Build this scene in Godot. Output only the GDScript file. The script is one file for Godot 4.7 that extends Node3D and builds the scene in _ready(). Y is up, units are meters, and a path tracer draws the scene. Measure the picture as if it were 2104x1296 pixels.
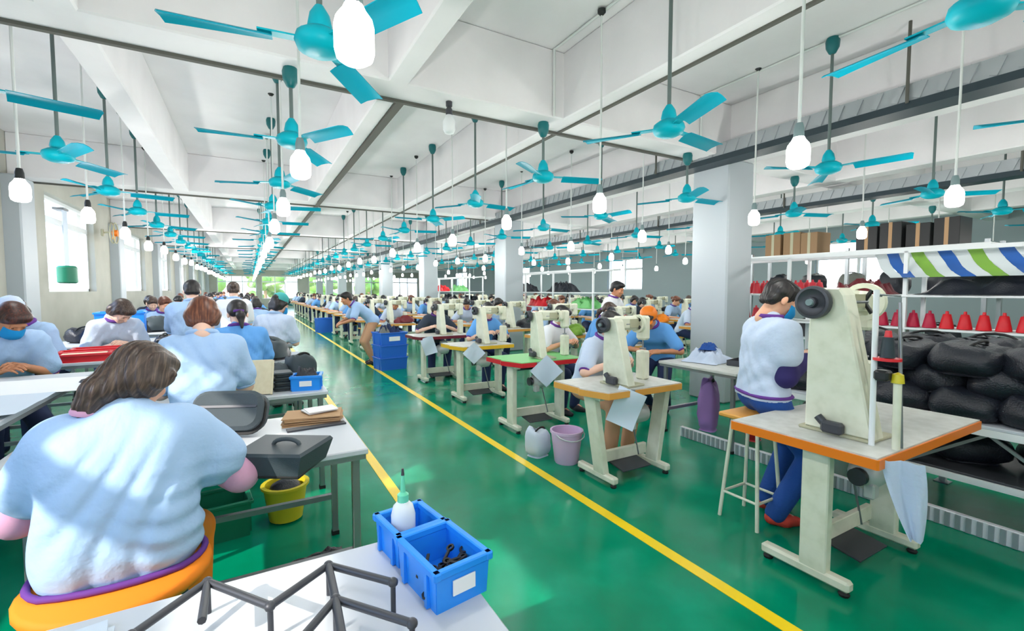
extends Node3D
# A garment and bag factory hall: green epoxy floor, white beamed ceiling, rows of sewing tables, hanging bulbs and teal ceiling fans.
const CEIL := 3.85          # underside of the slab
const BEAM := 3.2           # underside of the beams
const ZFAR := -46.0
const ZBACK := 4.0
const XL := -3.1            # inner face of the window wall
const XR := 16.0

var counts := {}
var mats := {}
var rng := RandomNumberGenerator.new()

func _ready():
	rng.seed = 7
	# ---- camera
	var cam := Camera3D.new()
	cam.name = "camera"
	cam.keep_aspect = Camera3D.KEEP_HEIGHT
	cam.fov = rad_to_deg(2.0 * atan(648.0 / 946.7))
	cam.near = 0.05
	cam.far = 300.0
	cam.position = Vector3(0, 1.5, 0)
	cam.rotation_degrees = Vector3(-3.2, -29.65, 0)
	add_child(cam)
	cam.current = true
	# ---- sky and exposure
	var env := Environment.new()
	var sky := Sky.new()
	var sm := ProceduralSkyMaterial.new()
	sm.sky_top_color = Color(0.62, 0.78, 1.0)
	sm.sky_horizon_color = Color(0.93, 0.97, 1.0)
	sm.ground_bottom_color = Color(0.6, 0.6, 0.58)
	sm.ground_horizon_color = Color(0.85, 0.88, 0.9)
	sm.sun_angle_max = 1.0
	sky.sky_material = sm
	env.background_mode = Environment.BG_SKY
	env.sky = sky
	env.background_energy_multiplier = 5.5
	env.tonemap_mode = Environment.TONE_MAPPER_LINEAR
	env.tonemap_exposure = 1.12
	env.sdfgi_enabled = true
	env.ssao_enabled = true
	env.ssil_enabled = true
	var we := WorldEnvironment.new()
	we.name = "environment"
	we.environment = env
	add_child(we)
	# ---- sun, through the left windows from behind the camera
	var sun := DirectionalLight3D.new()
	sun.name = "sun"
	sun.light_color = Color(1.0, 0.96, 0.9)
	sun.light_energy = 2.0
	sun.light_angular_distance = 0.6
	sun.shadow_enabled = true
	add_child(sun)
	sun.look_at_from_position(Vector3(-10, 7.0, 4), Vector3(0, 0, 0))
	make_materials()
	build_shell()
	build_ceiling_things()
	build_left()
	build_right()
	build_people()
	build_far()

# ------------------------------------------------------------------ naming
func nm(parent: Node, called: String) -> String:
	var k := str(parent.get_instance_id()) + "/" + called
	var n: int = counts.get(k, 0)
	counts[k] = n + 1
	return called if n == 0 else "%s_%03d" % [called, n]

func thing(called: String, label: String, category: String, at := Vector3.ZERO, turn := 0.0, group := "") -> Node3D:
	var o := Node3D.new()
	o.name = nm(self, called)
	add_child(o, true)
	o.position = at
	o.rotation.y = turn
	o.set_meta("label", label)
	o.set_meta("category", category)
	if group != "":
		o.set_meta("group", group)
	return o

func dup(src: Node3D, called: String, label: String, at: Vector3, turn := 0.0, group := "") -> Node3D:
	var o: Node3D = src.duplicate()
	o.name = nm(self, called)
	add_child(o, true)
	o.position = at
	o.rotation = Vector3(0, turn, 0)
	o.scale = Vector3.ONE
	o.set_meta("label", label)
	if group != "":
		o.set_meta("group", group)
	elif o.has_meta("group"):
		o.remove_meta("group")
	return o

func obj(parent: Node, called: String, mb: MB, m: Material) -> MeshInstance3D:
	return inst(parent, called, mb.mesh(), m)

func inst(parent: Node, called: String, mesh: Mesh, m: Material) -> MeshInstance3D:
	var o := MeshInstance3D.new()
	o.name = nm(parent, called)
	o.mesh = mesh
	o.material_override = m
	parent.add_child(o, true)
	return o

func one(called: String, mb: MB, m: Material, label: String, category: String, at := Vector3.ZERO, turn := 0.0, group := "") -> MeshInstance3D:
	var o := obj(self, called, mb, m)
	o.position = at
	o.rotation.y = turn
	o.set_meta("label", label)
	o.set_meta("category", category)
	if group != "":
		o.set_meta("group", group)
	return o

func struct(called: String, mb: MB, m: Material, label := "", parent: Node = self) -> MeshInstance3D:
	var o := obj(parent, called, mb, m)
	if parent == self:
		o.set_meta("kind", "structure")
		if label != "":
			o.set_meta("label", label)
	return o

func mat(key: String) -> Material:
	return mats[key]

func paint(key: String, c: Color, rough := 0.6, metal := 0.0, spec := 0.5) -> StandardMaterial3D:
	var m := StandardMaterial3D.new()
	m.resource_name = key
	m.albedo_color = c
	m.roughness = rough
	m.metallic = metal
	m.metallic_specular = spec
	mats[key] = m
	return m

func c8(r: int, g: int, b: int) -> Color:
	return Color(r / 255.0, g / 255.0, b / 255.0)

func noise_tex(freq: float, ramp: Array, size := 512, seed_ := 1, oct := 4, normal := false, bump := 4.0) -> NoiseTexture2D:
	var n := FastNoiseLite.new()
	n.noise_type = FastNoiseLite.TYPE_SIMPLEX_SMOOTH
	n.frequency = freq
	n.fractal_octaves = oct
	n.seed = seed_
	var t := NoiseTexture2D.new()
	t.width = size
	t.height = size
	t.seamless = true
	t.noise = n
	if normal:
		t.as_normal_map = true
		t.bump_strength = bump
	elif ramp.size() > 0:
		var g := Gradient.new()
		var offs := PackedFloat32Array()
		var cols := PackedColorArray()
		for k in ramp.size():
			offs.append(ramp[k][0])
			cols.append(ramp[k][1])
		g.offsets = offs
		g.colors = cols
		t.color_ramp = g
	return t

func tri_mat(m: StandardMaterial3D, scale: Vector3, world := false) -> void:
	m.uv1_triplanar = true
	m.uv1_world_triplanar = world
	m.uv1_scale = scale

func make_materials():
	var m: StandardMaterial3D
	# epoxy floor: a glossy green coat with faint mottling and scuffs
	m = paint("floor", Color(1, 1, 1), 0.16, 0.0, 0.34)
	m.albedo_texture = noise_tex(0.012, [[0.0, c8(0, 122, 88)], [0.45, c8(0, 136, 100)], [0.6, c8(0, 140, 104)], [1.0, c8(20, 158, 122)]], 512, 3, 5)
	tri_mat(m, Vector3(0.22, 0.22, 0.22), true)
	m.roughness_texture = noise_tex(0.02, [[0.0, Color(0.55, 0.55, 0.55)], [0.6, Color(0.8, 0.8, 0.8)], [1.0, Color(1, 1, 1)]], 512, 9, 4)
	m.roughness = 0.2
	m.normal_enabled = true
	m.normal_texture = noise_tex(0.02, [], 512, 21, 3, true, 2.0)
	m.normal_scale = 0.05
	m = paint("yellow_paint", c8(252, 216, 14), 0.35)
	m = paint("ceiling_white", Color(1, 1, 1), 0.85, 0.0, 0.2)
	m.albedo_texture = noise_tex(0.01, [[0.0, c8(226, 224, 226)], [1.0, c8(238, 236, 238)]], 256, 5, 4)
	tri_mat(m, Vector3(0.3, 0.3, 0.3), true)
	m = paint("wall_white", Color(1, 1, 1), 0.8, 0.0, 0.3)
	m.albedo_texture = noise_tex(0.012, [[0.0, c8(172, 172, 162)], [1.0, c8(186, 186, 176)]], 256, 6, 4)
	tri_mat(m, Vector3(0.35, 0.35, 0.35), true)
	paint("wall_grey", c8(150, 164, 168), 0.8)
	paint("column_white", c8(176, 184, 190), 0.6)
	paint("seam_dark", c8(88, 88, 82), 0.8)
	paint("frame_white", c8(226, 230, 232), 0.45)
	m = paint("glass", Color(0.97, 1.0, 1.0, 0.06), 0.03)
	m.transparency = BaseMaterial3D.TRANSPARENCY_ALPHA
	paint("teal", c8(0, 166, 184), 0.45, 0.0, 0.3)
	paint("teal_blade", c8(0, 152, 176), 0.5, 0.0, 0.25)
	paint("teal_dark", c8(0, 104, 108), 0.4)
	paint("rod_grey", c8(104, 118, 116), 0.45, 0.3)
	paint("cord_white", c8(224, 228, 226), 0.5)
	paint("black", c8(28, 30, 32), 0.5)
	paint("rubber", c8(22, 23, 25), 0.7)
	paint("socket_grey", c8(120, 140, 142), 0.5)
	m = paint("bulb_glow", Color(1, 1, 1), 0.4)
	m.emission_enabled = true
	m.emission = Color(1.0, 0.99, 0.97)
	m.emission_energy_multiplier = 6.0
	paint("galv", c8(168, 174, 178), 0.4, 0.5)
	paint("tray_dark", c8(30, 48, 56), 0.5)
	paint("steel", c8(150, 154, 158), 0.35, 0.7)
	paint("motor_silver", c8(196, 198, 194), 0.4, 0.2)
	paint("steel_dark", c8(70, 72, 78), 0.45, 0.4)
	m = paint("cream", Color(1, 1, 1), 0.42)
	m.albedo_texture = noise_tex(0.02, [[0.0, c8(208, 210, 186)], [0.5, c8(222, 223, 202)], [1.0, c8(228, 229, 210)]], 256, 15, 4)
	tri_mat(m, Vector3(1.5, 1.5, 1.5))
	paint("cream_dark", c8(176, 174, 146), 0.5)
	paint("table_white", c8(198, 204, 212), 0.4)
	m = paint("table_grey", Color(1, 1, 1), 0.45)
	m.albedo_texture = noise_tex(0.02, [[0.0, c8(186, 188, 182)], [1.0, c8(206, 208, 204)]], 256, 16, 4)
	tri_mat(m, Vector3(2, 2, 2))
	paint("orange_edge", c8(232, 122, 14), 0.45)
	paint("wood_edge", c8(222, 158, 70), 0.5)
	paint("red_edge", c8(206, 30, 40), 0.4)
	paint("yellow_edge", c8(226, 178, 30), 0.4)
	paint("darkred_edge", c8(112, 24, 36), 0.4)
	paint("green_top", c8(120, 196, 120), 0.5)
	paint("blue_plastic", c8(36, 146, 246), 0.35)
	paint("blue_crate", c8(44, 110, 214), 0.4)
	paint("navy", c8(38, 28, 92), 0.8)
	paint("purple", c8(98, 50, 140), 0.8)
	m = paint("paper", c8(238, 240, 242), 0.8)
	paint("paper_blue", c8(206, 218, 232), 0.8)
	paint("kraft", c8(186, 150, 112), 0.8)
	m = paint("cream_board", Color(1, 1, 1), 0.8)
	m.albedo_texture = noise_tex(0.03, [[0.0, c8(226, 216, 184)], [1.0, c8(238, 230, 202)]], 256, 17, 4)
	tri_mat(m, Vector3(3, 3, 3))
	m = paint("grey_fabric", c8(70, 80, 86), 0.85)
	cloth_bump(m, 90.0, 0.05)
	m = paint("black_fabric", c8(28, 32, 42), 0.42)
	cloth_bump(m, 40.0, 0.3)
	m = paint("slate_fabric", c8(50, 63, 70), 0.6)
	cloth_bump(m, 80.0, 0.05)
	m = paint("grey_cloth", c8(120, 122, 116), 0.9)
	cloth_bump(m, 60.0, 0.05)
	paint("red_cone", c8(208, 18, 34), 0.5)
	paint("crimson_cone", c8(176, 14, 58), 0.5)
	paint("pinkred_cone", c8(196, 44, 58), 0.5)
	paint("red_plastic", c8(214, 34, 44), 0.4)
	paint("pink_plastic", c8(214, 186, 218), 0.4)
	paint("lilac", c8(168, 128, 200), 0.6)
	paint("yellow_plastic", c8(206, 190, 40), 0.4)
	paint("green_plastic", c8(16, 120, 90), 0.45)
	paint("leaf_green", c8(108, 150, 40), 0.6)
	paint("orange_cloth", c8(244, 134, 14), 0.75)
	paint("carton", c8(150, 122, 92), 0.85)
	m = paint("clear_bottle", Color(0.93, 0.96, 0.97), 0.3)
	m.backlight_enabled = true
	m.backlight = Color(0.5, 0.5, 0.5)
	paint("mint", c8(112, 218, 178), 0.35)
	paint("stripe_white", c8(216, 224, 226), 0.5)
	paint("stripe_blue", c8(40, 96, 176), 0.5)
	paint("stripe_green", c8(130, 178, 70), 0.5)
	# people
	m = paint("skin", c8(226, 170, 140), 0.55)
	m.subsurf_scatter_enabled = true
	m.subsurf_scatter_strength = 0.15
	paint("skin_pale", c8(232, 190, 168), 0.55)
	paint("skin_tan", c8(196, 134, 98), 0.55)
	m = paint("shirt_blue", c8(164, 194, 230), 0.85)
	cloth_bump(m, 14.0, 0.25)
	m = paint("shirt_sky", c8(96, 160, 226), 0.85)
	m = paint("shirt_pale", c8(192, 206, 228), 0.85)
	cloth_bump(m, 14.0, 0.2)
	paint("shirt_white", c8(232, 234, 240), 0.85)
	paint("shirt_dark", c8(46, 58, 74), 0.85)
	m = paint("jeans", c8(24, 74, 150), 0.85)
	cloth_bump(m, 30.0, 0.2)
	paint("jeans_dark", c8(32, 46, 84), 0.85)
	paint("trousers_tan", c8(200, 152, 116), 0.85)
	paint("pink_sleeve", c8(214, 160, 190), 0.85)
	paint("mask_blue", c8(0, 140, 206), 0.8)
	paint("mask_green", c8(60, 160, 160), 0.8)
	paint("shoe_red", c8(222, 70, 58), 0.6)
	paint("shoe_dark", c8(40, 38, 44), 0.6)
	hair_mat("hair_black", c8(22, 20, 22), c8(48, 42, 42))
	hair_mat("hair_brown", c8(44, 31, 27), c8(112, 92, 78))
	hair_mat("hair_auburn", c8(74, 36, 24), c8(136, 84, 56))
	hair_mat("hair_reddish", c8(36, 20, 18), c8(110, 50, 34))
	paint("eye_dark", c8(26, 20, 18), 0.2)

func cloth_bump(m: StandardMaterial3D, s: float, h: float) -> void:
	m.heightmap_enabled = true
	if cloth_tex == null:
		cloth_tex = noise_tex(0.03, [[0.0, Color(0, 0, 0)], [1.0, Color(1, 1, 1)]], 256, 31, 4)
	m.heightmap_texture = cloth_tex
	m.heightmap_scale = h
	tri_mat(m, Vector3(s, s, s) * 0.2)
var cloth_tex: NoiseTexture2D

func hair_mat(key: String, dark: Color, light: Color) -> void:
	var m := paint(key, Color(1, 1, 1), 0.42)
	m.albedo_texture = noise_tex(0.03, [[0.0, dark], [0.5, dark.lerp(light, 0.25)], [0.8, light], [1.0, light]], 256, 41, 3)
	tri_mat(m, Vector3(9, 0.9, 9))

# ------------------------------------------------------------------ mesh builder
class MB:
	var v := PackedVector3Array()
	var n := PackedVector3Array()
	var ix := PackedInt32Array()

	func tri(a: Vector3, b: Vector3, c: Vector3, na: Vector3, nb: Vector3, nc: Vector3) -> void:
		var s := v.size()
		v.append(a); v.append(b); v.append(c)
		n.append(na); n.append(nb); n.append(nc)
		if (b - a).cross(c - a).dot(na + nb + nc) > 0.0:
			ix.append(s); ix.append(s + 2); ix.append(s + 1)
		else:
			ix.append(s); ix.append(s + 1); ix.append(s + 2)

	func quad(a: Vector3, b: Vector3, c: Vector3, d: Vector3, nn: Vector3) -> MB:
		tri(a, b, c, nn, nn, nn)
		tri(a, c, d, nn, nn, nn)
		return self

	func quad4(a: Vector3, b: Vector3, c: Vector3, d: Vector3, na: Vector3, nb: Vector3, nc: Vector3, nd: Vector3) -> void:
		tri(a, b, c, na, nb, nc)
		tri(a, c, d, na, nc, nd)

	func box(c: Vector3, s: Vector3, e := 0.0, bs := Basis()) -> MB:
		var h := s * 0.5
		e = minf(e, minf(h.x, minf(h.y, h.z)) * 0.9)
		for a in 3:
			var b := (a + 1) % 3
			var d := (a + 2) % 3
			for sa in [-1.0, 1.0]:
				var q := []
				for k in [[-1, -1], [1, -1], [1, 1], [-1, 1]]:
					var p := Vector3.ZERO
					p[a] = sa * h[a]
					p[b] = k[0] * (h[b] - e)
					p[d] = k[1] * (h[d] - e)
					q.append(c + bs * p)
				var nn := Vector3.ZERO
				nn[a] = sa
				quad(q[0], q[1], q[2], q[3], bs * nn)
				if e > 0.0:
					for sb in [-1.0, 1.0]:
						var p1 := Vector3.ZERO
						var p2 := Vector3.ZERO
						p1[a] = sa * h[a]; p1[b] = sb * (h[b] - e)
						p2[a] = sa * (h[a] - e); p2[b] = sb * h[b]
						var w := Vector3.ZERO
						w[d] = h[d] - e
						var n2 := Vector3.ZERO
						n2[a] = sa; n2[b] = sb
						quad(c + bs * (p1 - w), c + bs * (p1 + w), c + bs * (p2 + w), c + bs * (p2 - w), (bs * n2).normalized())
		if e > 0.0:
			for sx in [-1.0, 1.0]:
				for sy in [-1.0, 1.0]:
					for sz in [-1.0, 1.0]:
						var s3 := Vector3(sx, sy, sz)
						var nn := (bs * s3).normalized()
						tri(c + bs * (s3 * Vector3(h.x, h.y - e, h.z - e)), c + bs * (s3 * Vector3(h.x - e, h.y, h.z - e)), c + bs * (s3 * Vector3(h.x - e, h.y - e, h.z)), nn, nn, nn)
		return self

	# box between two corners
	func span(a: Vector3, b: Vector3, e := 0.0) -> MB:
		return box((a + b) * 0.5, (b - a).abs(), e)

	# square bar from a to b
	func bar(a: Vector3, b: Vector3, w: float, t := -1.0, e := 0.0, up := Vector3.UP) -> MB:
		var z := (b - a).normalized()
		if absf(z.dot(up)) > 0.98:
			up = Vector3.BACK
		var x := up.cross(z).normalized()
		var y := z.cross(x)
		return box((a + b) * 0.5, Vector3(w, w if t < 0 else t, a.distance_to(b)), e, Basis(x, y, z))

	func tube(pts: Array, r: float, sides := 8, r2 := -1.0, loop := false) -> MB:
		var m := pts.size()
		var rings := []
		var dirs := []
		var up := Vector3.ZERO
		for i in m:
			var p: Vector3 = pts[i]
			var pa: Vector3 = pts[(i - 1 + m) % m] if (loop or i > 0) else p
			var pb: Vector3 = pts[(i + 1) % m] if (loop or i < m - 1) else p
			var d := (pb - pa).normalized()
			if up == Vector3.ZERO:
				up = (Vector3.UP if absf(d.y) < 0.9 else Vector3.RIGHT)
			var x := up.cross(d).normalized()
			var y := d.cross(x).normalized()
			up = y
			var rr := r if r2 < 0 else lerpf(r, r2, float(i) / (m - 1))
			var ring := []
			var dd := []
			for k in sides:
				var a := TAU * k / sides
				var o := x * cos(a) + y * sin(a)
				dd.append(o)
				ring.append(p + o * rr)
			rings.append(ring)
			dirs.append(dd)
		for i in (m if loop else m - 1):
			var j := (i + 1) % m
			for k in sides:
				var l := (k + 1) % sides
				quad4(rings[i][k], rings[i][l], rings[j][l], rings[j][k], dirs[i][k], dirs[i][l], dirs[j][l], dirs[j][k])
		if not loop:
			for e in [0, m - 1]:
				var d: Vector3 = (pts[1] - pts[0]).normalized() * -1.0 if e == 0 else (pts[m - 1] - pts[m - 2]).normalized()
				for k in range(1, sides - 1):
					tri(rings[e][0], rings[e][k], rings[e][k + 1], d, d, d)
		return self

	# turned profile of (radius, height) round the y axis of xf
	func lathe(prof: Array, segs := 16, xf := Transform3D(), share := 0.75) -> MB:
		var m := prof.size()
		var sn := []
		for i in m - 1:
			var d: Vector2 = prof[i + 1] - prof[i]
			sn.append(Vector2(d.y, -d.x).normalized())
		var dirsum := 0.0
		for i in m - 1:
			dirsum += (prof[i + 1].y - prof[i].y) * (prof[i].x + prof[i + 1].x)
		for i in m - 1:
			if prof[i].is_equal_approx(prof[i + 1]):
				continue
			var n0: Vector2 = sn[i]
			var n1: Vector2 = sn[i]
			if i > 0 and sn[i - 1].dot(sn[i]) > share:
				n0 = (sn[i - 1] + sn[i]).normalized()
			if i < m - 2 and sn[i + 1].dot(sn[i]) > share:
				n1 = (sn[i + 1] + sn[i]).normalized()
			if dirsum < 0:
				n0 = -n0
				n1 = -n1
			for k in segs:
				var a := TAU * k / segs
				var b := TAU * (k + 1) / segs
				var ra := Vector3(cos(a), 0, sin(a))
				var rb := Vector3(cos(b), 0, sin(b))
				var p0: Vector2 = prof[i]
				var p1: Vector2 = prof[i + 1]
				var q0 := xf * (ra * p0.x + Vector3.UP * p0.y)
				var q1 := xf * (rb * p0.x + Vector3.UP * p0.y)
				var q2 := xf * (rb * p1.x + Vector3.UP * p1.y)
				var q3 := xf * (ra * p1.x + Vector3.UP * p1.y)
				var m0 := (xf.basis * (ra * n0.x + Vector3.UP * n0.y)).normalized()
				var m1 := (xf.basis * (rb * n0.x + Vector3.UP * n0.y)).normalized()
				var m2 := (xf.basis * (rb * n1.x + Vector3.UP * n1.y)).normalized()
				var m3 := (xf.basis * (ra * n1.x + Vector3.UP * n1.y)).normalized()
				if p0.x < 1e-5:
					tri(q0, q2, q3, m0, m2, m3)
				elif p1.x < 1e-5:
					tri(q0, q1, q2, m0, m1, m2)
				else:
					quad4(q0, q1, q2, q3, m0, m1, m2, m3)
		return self

	# polygon in xy pushed along z from -d/2 to d/2, with a small chamfer e
	func extr(poly: PackedVector2Array, d: float, xf := Transform3D(), e := 0.0) -> MB:
		if Geometry2D.is_polygon_clockwise(poly):
			poly = poly.duplicate()
			poly.reverse()
		var inner := poly
		if e > 0.0:
			var o := Geometry2D.offset_polygon(poly, -e, Geometry2D.JOIN_MITER)
			if o.size() == 1 and o[0].size() == poly.size():
				inner = o[0]
				if Geometry2D.is_polygon_clockwise(inner):
					inner.reverse()
				# line the inner ring up with the outer one
				var best := 0
				for k in inner.size():
					if inner[k].distance_to(poly[0]) < inner[best].distance_to(poly[0]):
						best = k
				var r := PackedVector2Array()
				for k in inner.size():
					r.append(inner[(k + best) % inner.size()])
				inner = r
			else:
				e = 0.0
		var t := Geometry2D.triangulate_polygon(inner)
		for s in [-1.0, 1.0]:
			var nn := xf.basis * Vector3(0, 0, s)
			for k in range(0, t.size(), 3):
				tri(xf * Vector3(inner[t[k]].x, inner[t[k]].y, s * d / 2), xf * Vector3(inner[t[k + 1]].x, inner[t[k + 1]].y, s * d / 2), xf * Vector3(inner[t[k + 2]].x, inner[t[k + 2]].y, s * d / 2), nn, nn, nn)
		var zz := d / 2 - e
		for k in poly.size():
			var a := poly[k]
			var b := poly[(k + 1) % poly.size()]
			var d2 := (b - a).normalized()
			var nn := xf.basis * Vector3(d2.y, -d2.x, 0)
			quad(xf * Vector3(a.x, a.y, -zz), xf * Vector3(b.x, b.y, -zz), xf * Vector3(b.x, b.y, zz), xf * Vector3(a.x, a.y, zz), nn)
			if e > 0.0:
				var ia := inner[k]
				var ib := inner[(k + 1) % poly.size()]
				for s in [-1.0, 1.0]:
					quad(xf * Vector3(a.x, a.y, s * zz), xf * Vector3(b.x, b.y, s * zz), xf * Vector3(ib.x, ib.y, s * d / 2), xf * Vector3(ia.x, ia.y, s * d / 2), (nn + xf.basis * Vector3(0, 0, s)).normalized())
		return self

	# grid of points, rows x columns, smooth, with thickness t downwards along the normals (two sided)
	func sheet(g: Array, t := 0.002) -> MB:
		var rows := g.size()
		var cols: int = g[0].size()
		var nn := []
		for i in rows:
			var r := []
			for j in cols:
				var dx: Vector3 = g[i][mini(j + 1, cols - 1)] - g[i][maxi(j - 1, 0)]
				var dy: Vector3 = g[mini(i + 1, rows - 1)][j] - g[maxi(i - 1, 0)][j]
				r.append(dx.cross(dy).normalized())
			nn.append(r)
		for i in rows - 1:
			for j in cols - 1:
				quad4(g[i][j], g[i][j + 1], g[i + 1][j + 1], g[i + 1][j], nn[i][j], nn[i][j + 1], nn[i + 1][j + 1], nn[i + 1][j])
				var a: Vector3 = g[i][j] - nn[i][j] * t
				var b: Vector3 = g[i][j + 1] - nn[i][j + 1] * t
				var c: Vector3 = g[i + 1][j + 1] - nn[i + 1][j + 1] * t
				var d: Vector3 = g[i + 1][j] - nn[i + 1][j] * t
				quad4(a, b, c, d, -nn[i][j], -nn[i][j + 1], -nn[i + 1][j + 1], -nn[i + 1][j])
		for i in rows - 1:
			for j in [0, cols - 1]:
				var s: Vector3 = (g[i][0] - g[i][1]) if j == 0 else (g[i][cols - 1] - g[i][cols - 2])
				quad(g[i][j], g[i + 1][j], g[i + 1][j] - nn[i + 1][j] * t, g[i][j] - nn[i][j] * t, s.normalized())
		for j in cols - 1:
			for i in [0, rows - 1]:
				var s: Vector3 = (g[0][j] - g[1][j]) if i == 0 else (g[rows - 1][j] - g[rows - 2][j])
				quad(g[i][j], g[i][j + 1], g[i][j + 1] - nn[i][j + 1] * t, g[i][j] - nn[i][j] * t, s.normalized())
		return self

	# closed rings (arrays of points), capped at both ends
	func loft(rings: Array, cap0 := true, cap1 := true, flat := false) -> MB:
		var m := rings.size()
		var k: int = rings[0].size()
		var cen := []
		for r in rings:
			var c := Vector3.ZERO
			for p in r:
				c += p
			cen.append(c / k)
		var nn := []
		for i in m:
			var r := []
			for j in k:
				var dx: Vector3 = rings[i][(j + 1) % k] - rings[i][(j - 1 + k) % k]
				var dy: Vector3 = rings[mini(i + 1, m - 1)][j] - rings[maxi(i - 1, 0)][j]
				var q := dx.cross(dy).normalized()
				if q.dot(rings[i][j] - cen[i]) < 0:
					q = -q
				r.append(q)
			nn.append(r)
		for i in m - 1:
			for j in k:
				var l := (j + 1) % k
				if flat:
					var fa: Vector3 = (rings[i][l] - rings[i][j]).cross(rings[i + 1][j] - rings[i][j]).normalized()
					var mid: Vector3 = (rings[i][j] + rings[i][l] + rings[i + 1][l] + rings[i + 1][j]) * 0.25
					if fa.dot(mid - (cen[i] + cen[i + 1]) * 0.5) < 0:
						fa = -fa
					quad(rings[i][j], rings[i][l], rings[i + 1][l], rings[i + 1][j], fa)
					continue
				quad4(rings[i][j], rings[i][l], rings[i + 1][l], rings[i + 1][j], nn[i][j], nn[i][l], nn[i + 1][l], nn[i + 1][j])
		for e in [[0, cap0], [m - 1, cap1]]:
			if e[1]:
				var d: Vector3 = (cen[0] - cen[1]) if e[0] == 0 else (cen[m - 1] - cen[m - 2])
				d = d.normalized()
				for j in k:
					tri(cen[e[0]], rings[e[0]][j], rings[e[0]][(j + 1) % k], d, d, d)
		return self

	func ell(c: Vector3, r: Vector3, segs := 14, rows := 8, bs := Basis()) -> MB:
		for i in rows:
			var t0 := PI * i / rows
			var t1 := PI * (i + 1) / rows
			for k in segs:
				var a := TAU * k / segs
				var b := TAU * (k + 1) / segs
				var p := [Vector3(sin(t0) * cos(a), cos(t0), sin(t0) * sin(a)), Vector3(sin(t0) * cos(b), cos(t0), sin(t0) * sin(b)), Vector3(sin(t1) * cos(b), cos(t1), sin(t1) * sin(b)), Vector3(sin(t1) * cos(a), cos(t1), sin(t1) * sin(a))]
				var q := []
				var o := []
				for x in p:
					q.append(c + bs * (x * r))
					o.append((bs * (x / r)).normalized())
				if i == 0:
					tri(q[0], q[2], q[3], o[0], o[2], o[3])
				elif i == rows - 1:
					tri(q[0], q[1], q[2], o[0], o[1], o[2])
				else:
					quad4(q[0], q[1], q[2], q[3], o[0], o[1], o[2], o[3])
		return self

	func add(av: PackedVector3Array, an: PackedVector3Array, ai: PackedInt32Array, xf := Transform3D(), flip := false) -> MB:
		var s := v.size()
		for p in av:
			v.append(xf * p)
		var nb := xf.basis.inverse().transposed()
		for q in an:
			n.append((nb * q).normalized())
		if flip:
			for k in range(0, ai.size(), 3):
				ix.append(ai[k] + s); ix.append(ai[k + 2] + s); ix.append(ai[k + 1] + s)
		else:
			for k in ai:
				ix.append(k + s)
		return self

	func mesh() -> ArrayMesh:
		var a := []
		a.resize(Mesh.ARRAY_MAX)
		a[Mesh.ARRAY_VERTEX] = v
		a[Mesh.ARRAY_NORMAL] = n
		a[Mesh.ARRAY_INDEX] = ix
		var am := ArrayMesh.new()
		am.add_surface_from_arrays(Mesh.PRIMITIVE_TRIANGLES, a)
		return am

func rrect(w: float, h: float, r: float, k := 4) -> PackedVector2Array:
	var p := PackedVector2Array()
	for c in [[w / 2 - r, h / 2 - r, 0.0], [-w / 2 + r, h / 2 - r, PI / 2], [-w / 2 + r, -h / 2 + r, PI], [w / 2 - r, -h / 2 + r, PI * 1.5]]:
		for i in k + 1:
			var a: float = c[2] + PI / 2 * i / k
			p.append(Vector2(c[0] + cos(a) * r, c[1] + sin(a) * r))
	return p

func xf(at: Vector3, euler_deg := Vector3.ZERO) -> Transform3D:
	return Transform3D(Basis.from_euler(euler_deg * PI / 180.0), at)

# ------------------------------------------------------------------ the hall
const ORD := ["first", "second", "third", "fourth", "fifth", "sixth", "seventh", "eighth", "ninth", "tenth", "eleventh", "twelfth"]
const ROW_X := [-1.43, 0.29, 2.62, 4.78, 7.15, 9.6, 12.1]
const ROW_NAME := ["over the window-side benches", "over the benches left of the aisle", "over the aisle-side sewing tables", "over the second sewing row", "over the red thread shelf", "over the carton rack", "by the right-hand wall"]

# where a point lands in the photograph, to leave out repeats it does not show
func in_view(p: Vector3, slack := 0.12) -> bool:
	var q: Vector3 = Basis.from_euler(Vector3(deg_to_rad(-3.2), deg_to_rad(-29.65), 0)).inverse() * (p - Vector3(0, 1.5, 0))
	if q.z > -0.2:
		return false
	return absf(q.x / -q.z) < 1.111 * (1.0 + slack) and absf(q.y / -q.z) < 0.6845 * (1.0 + slack)

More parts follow.
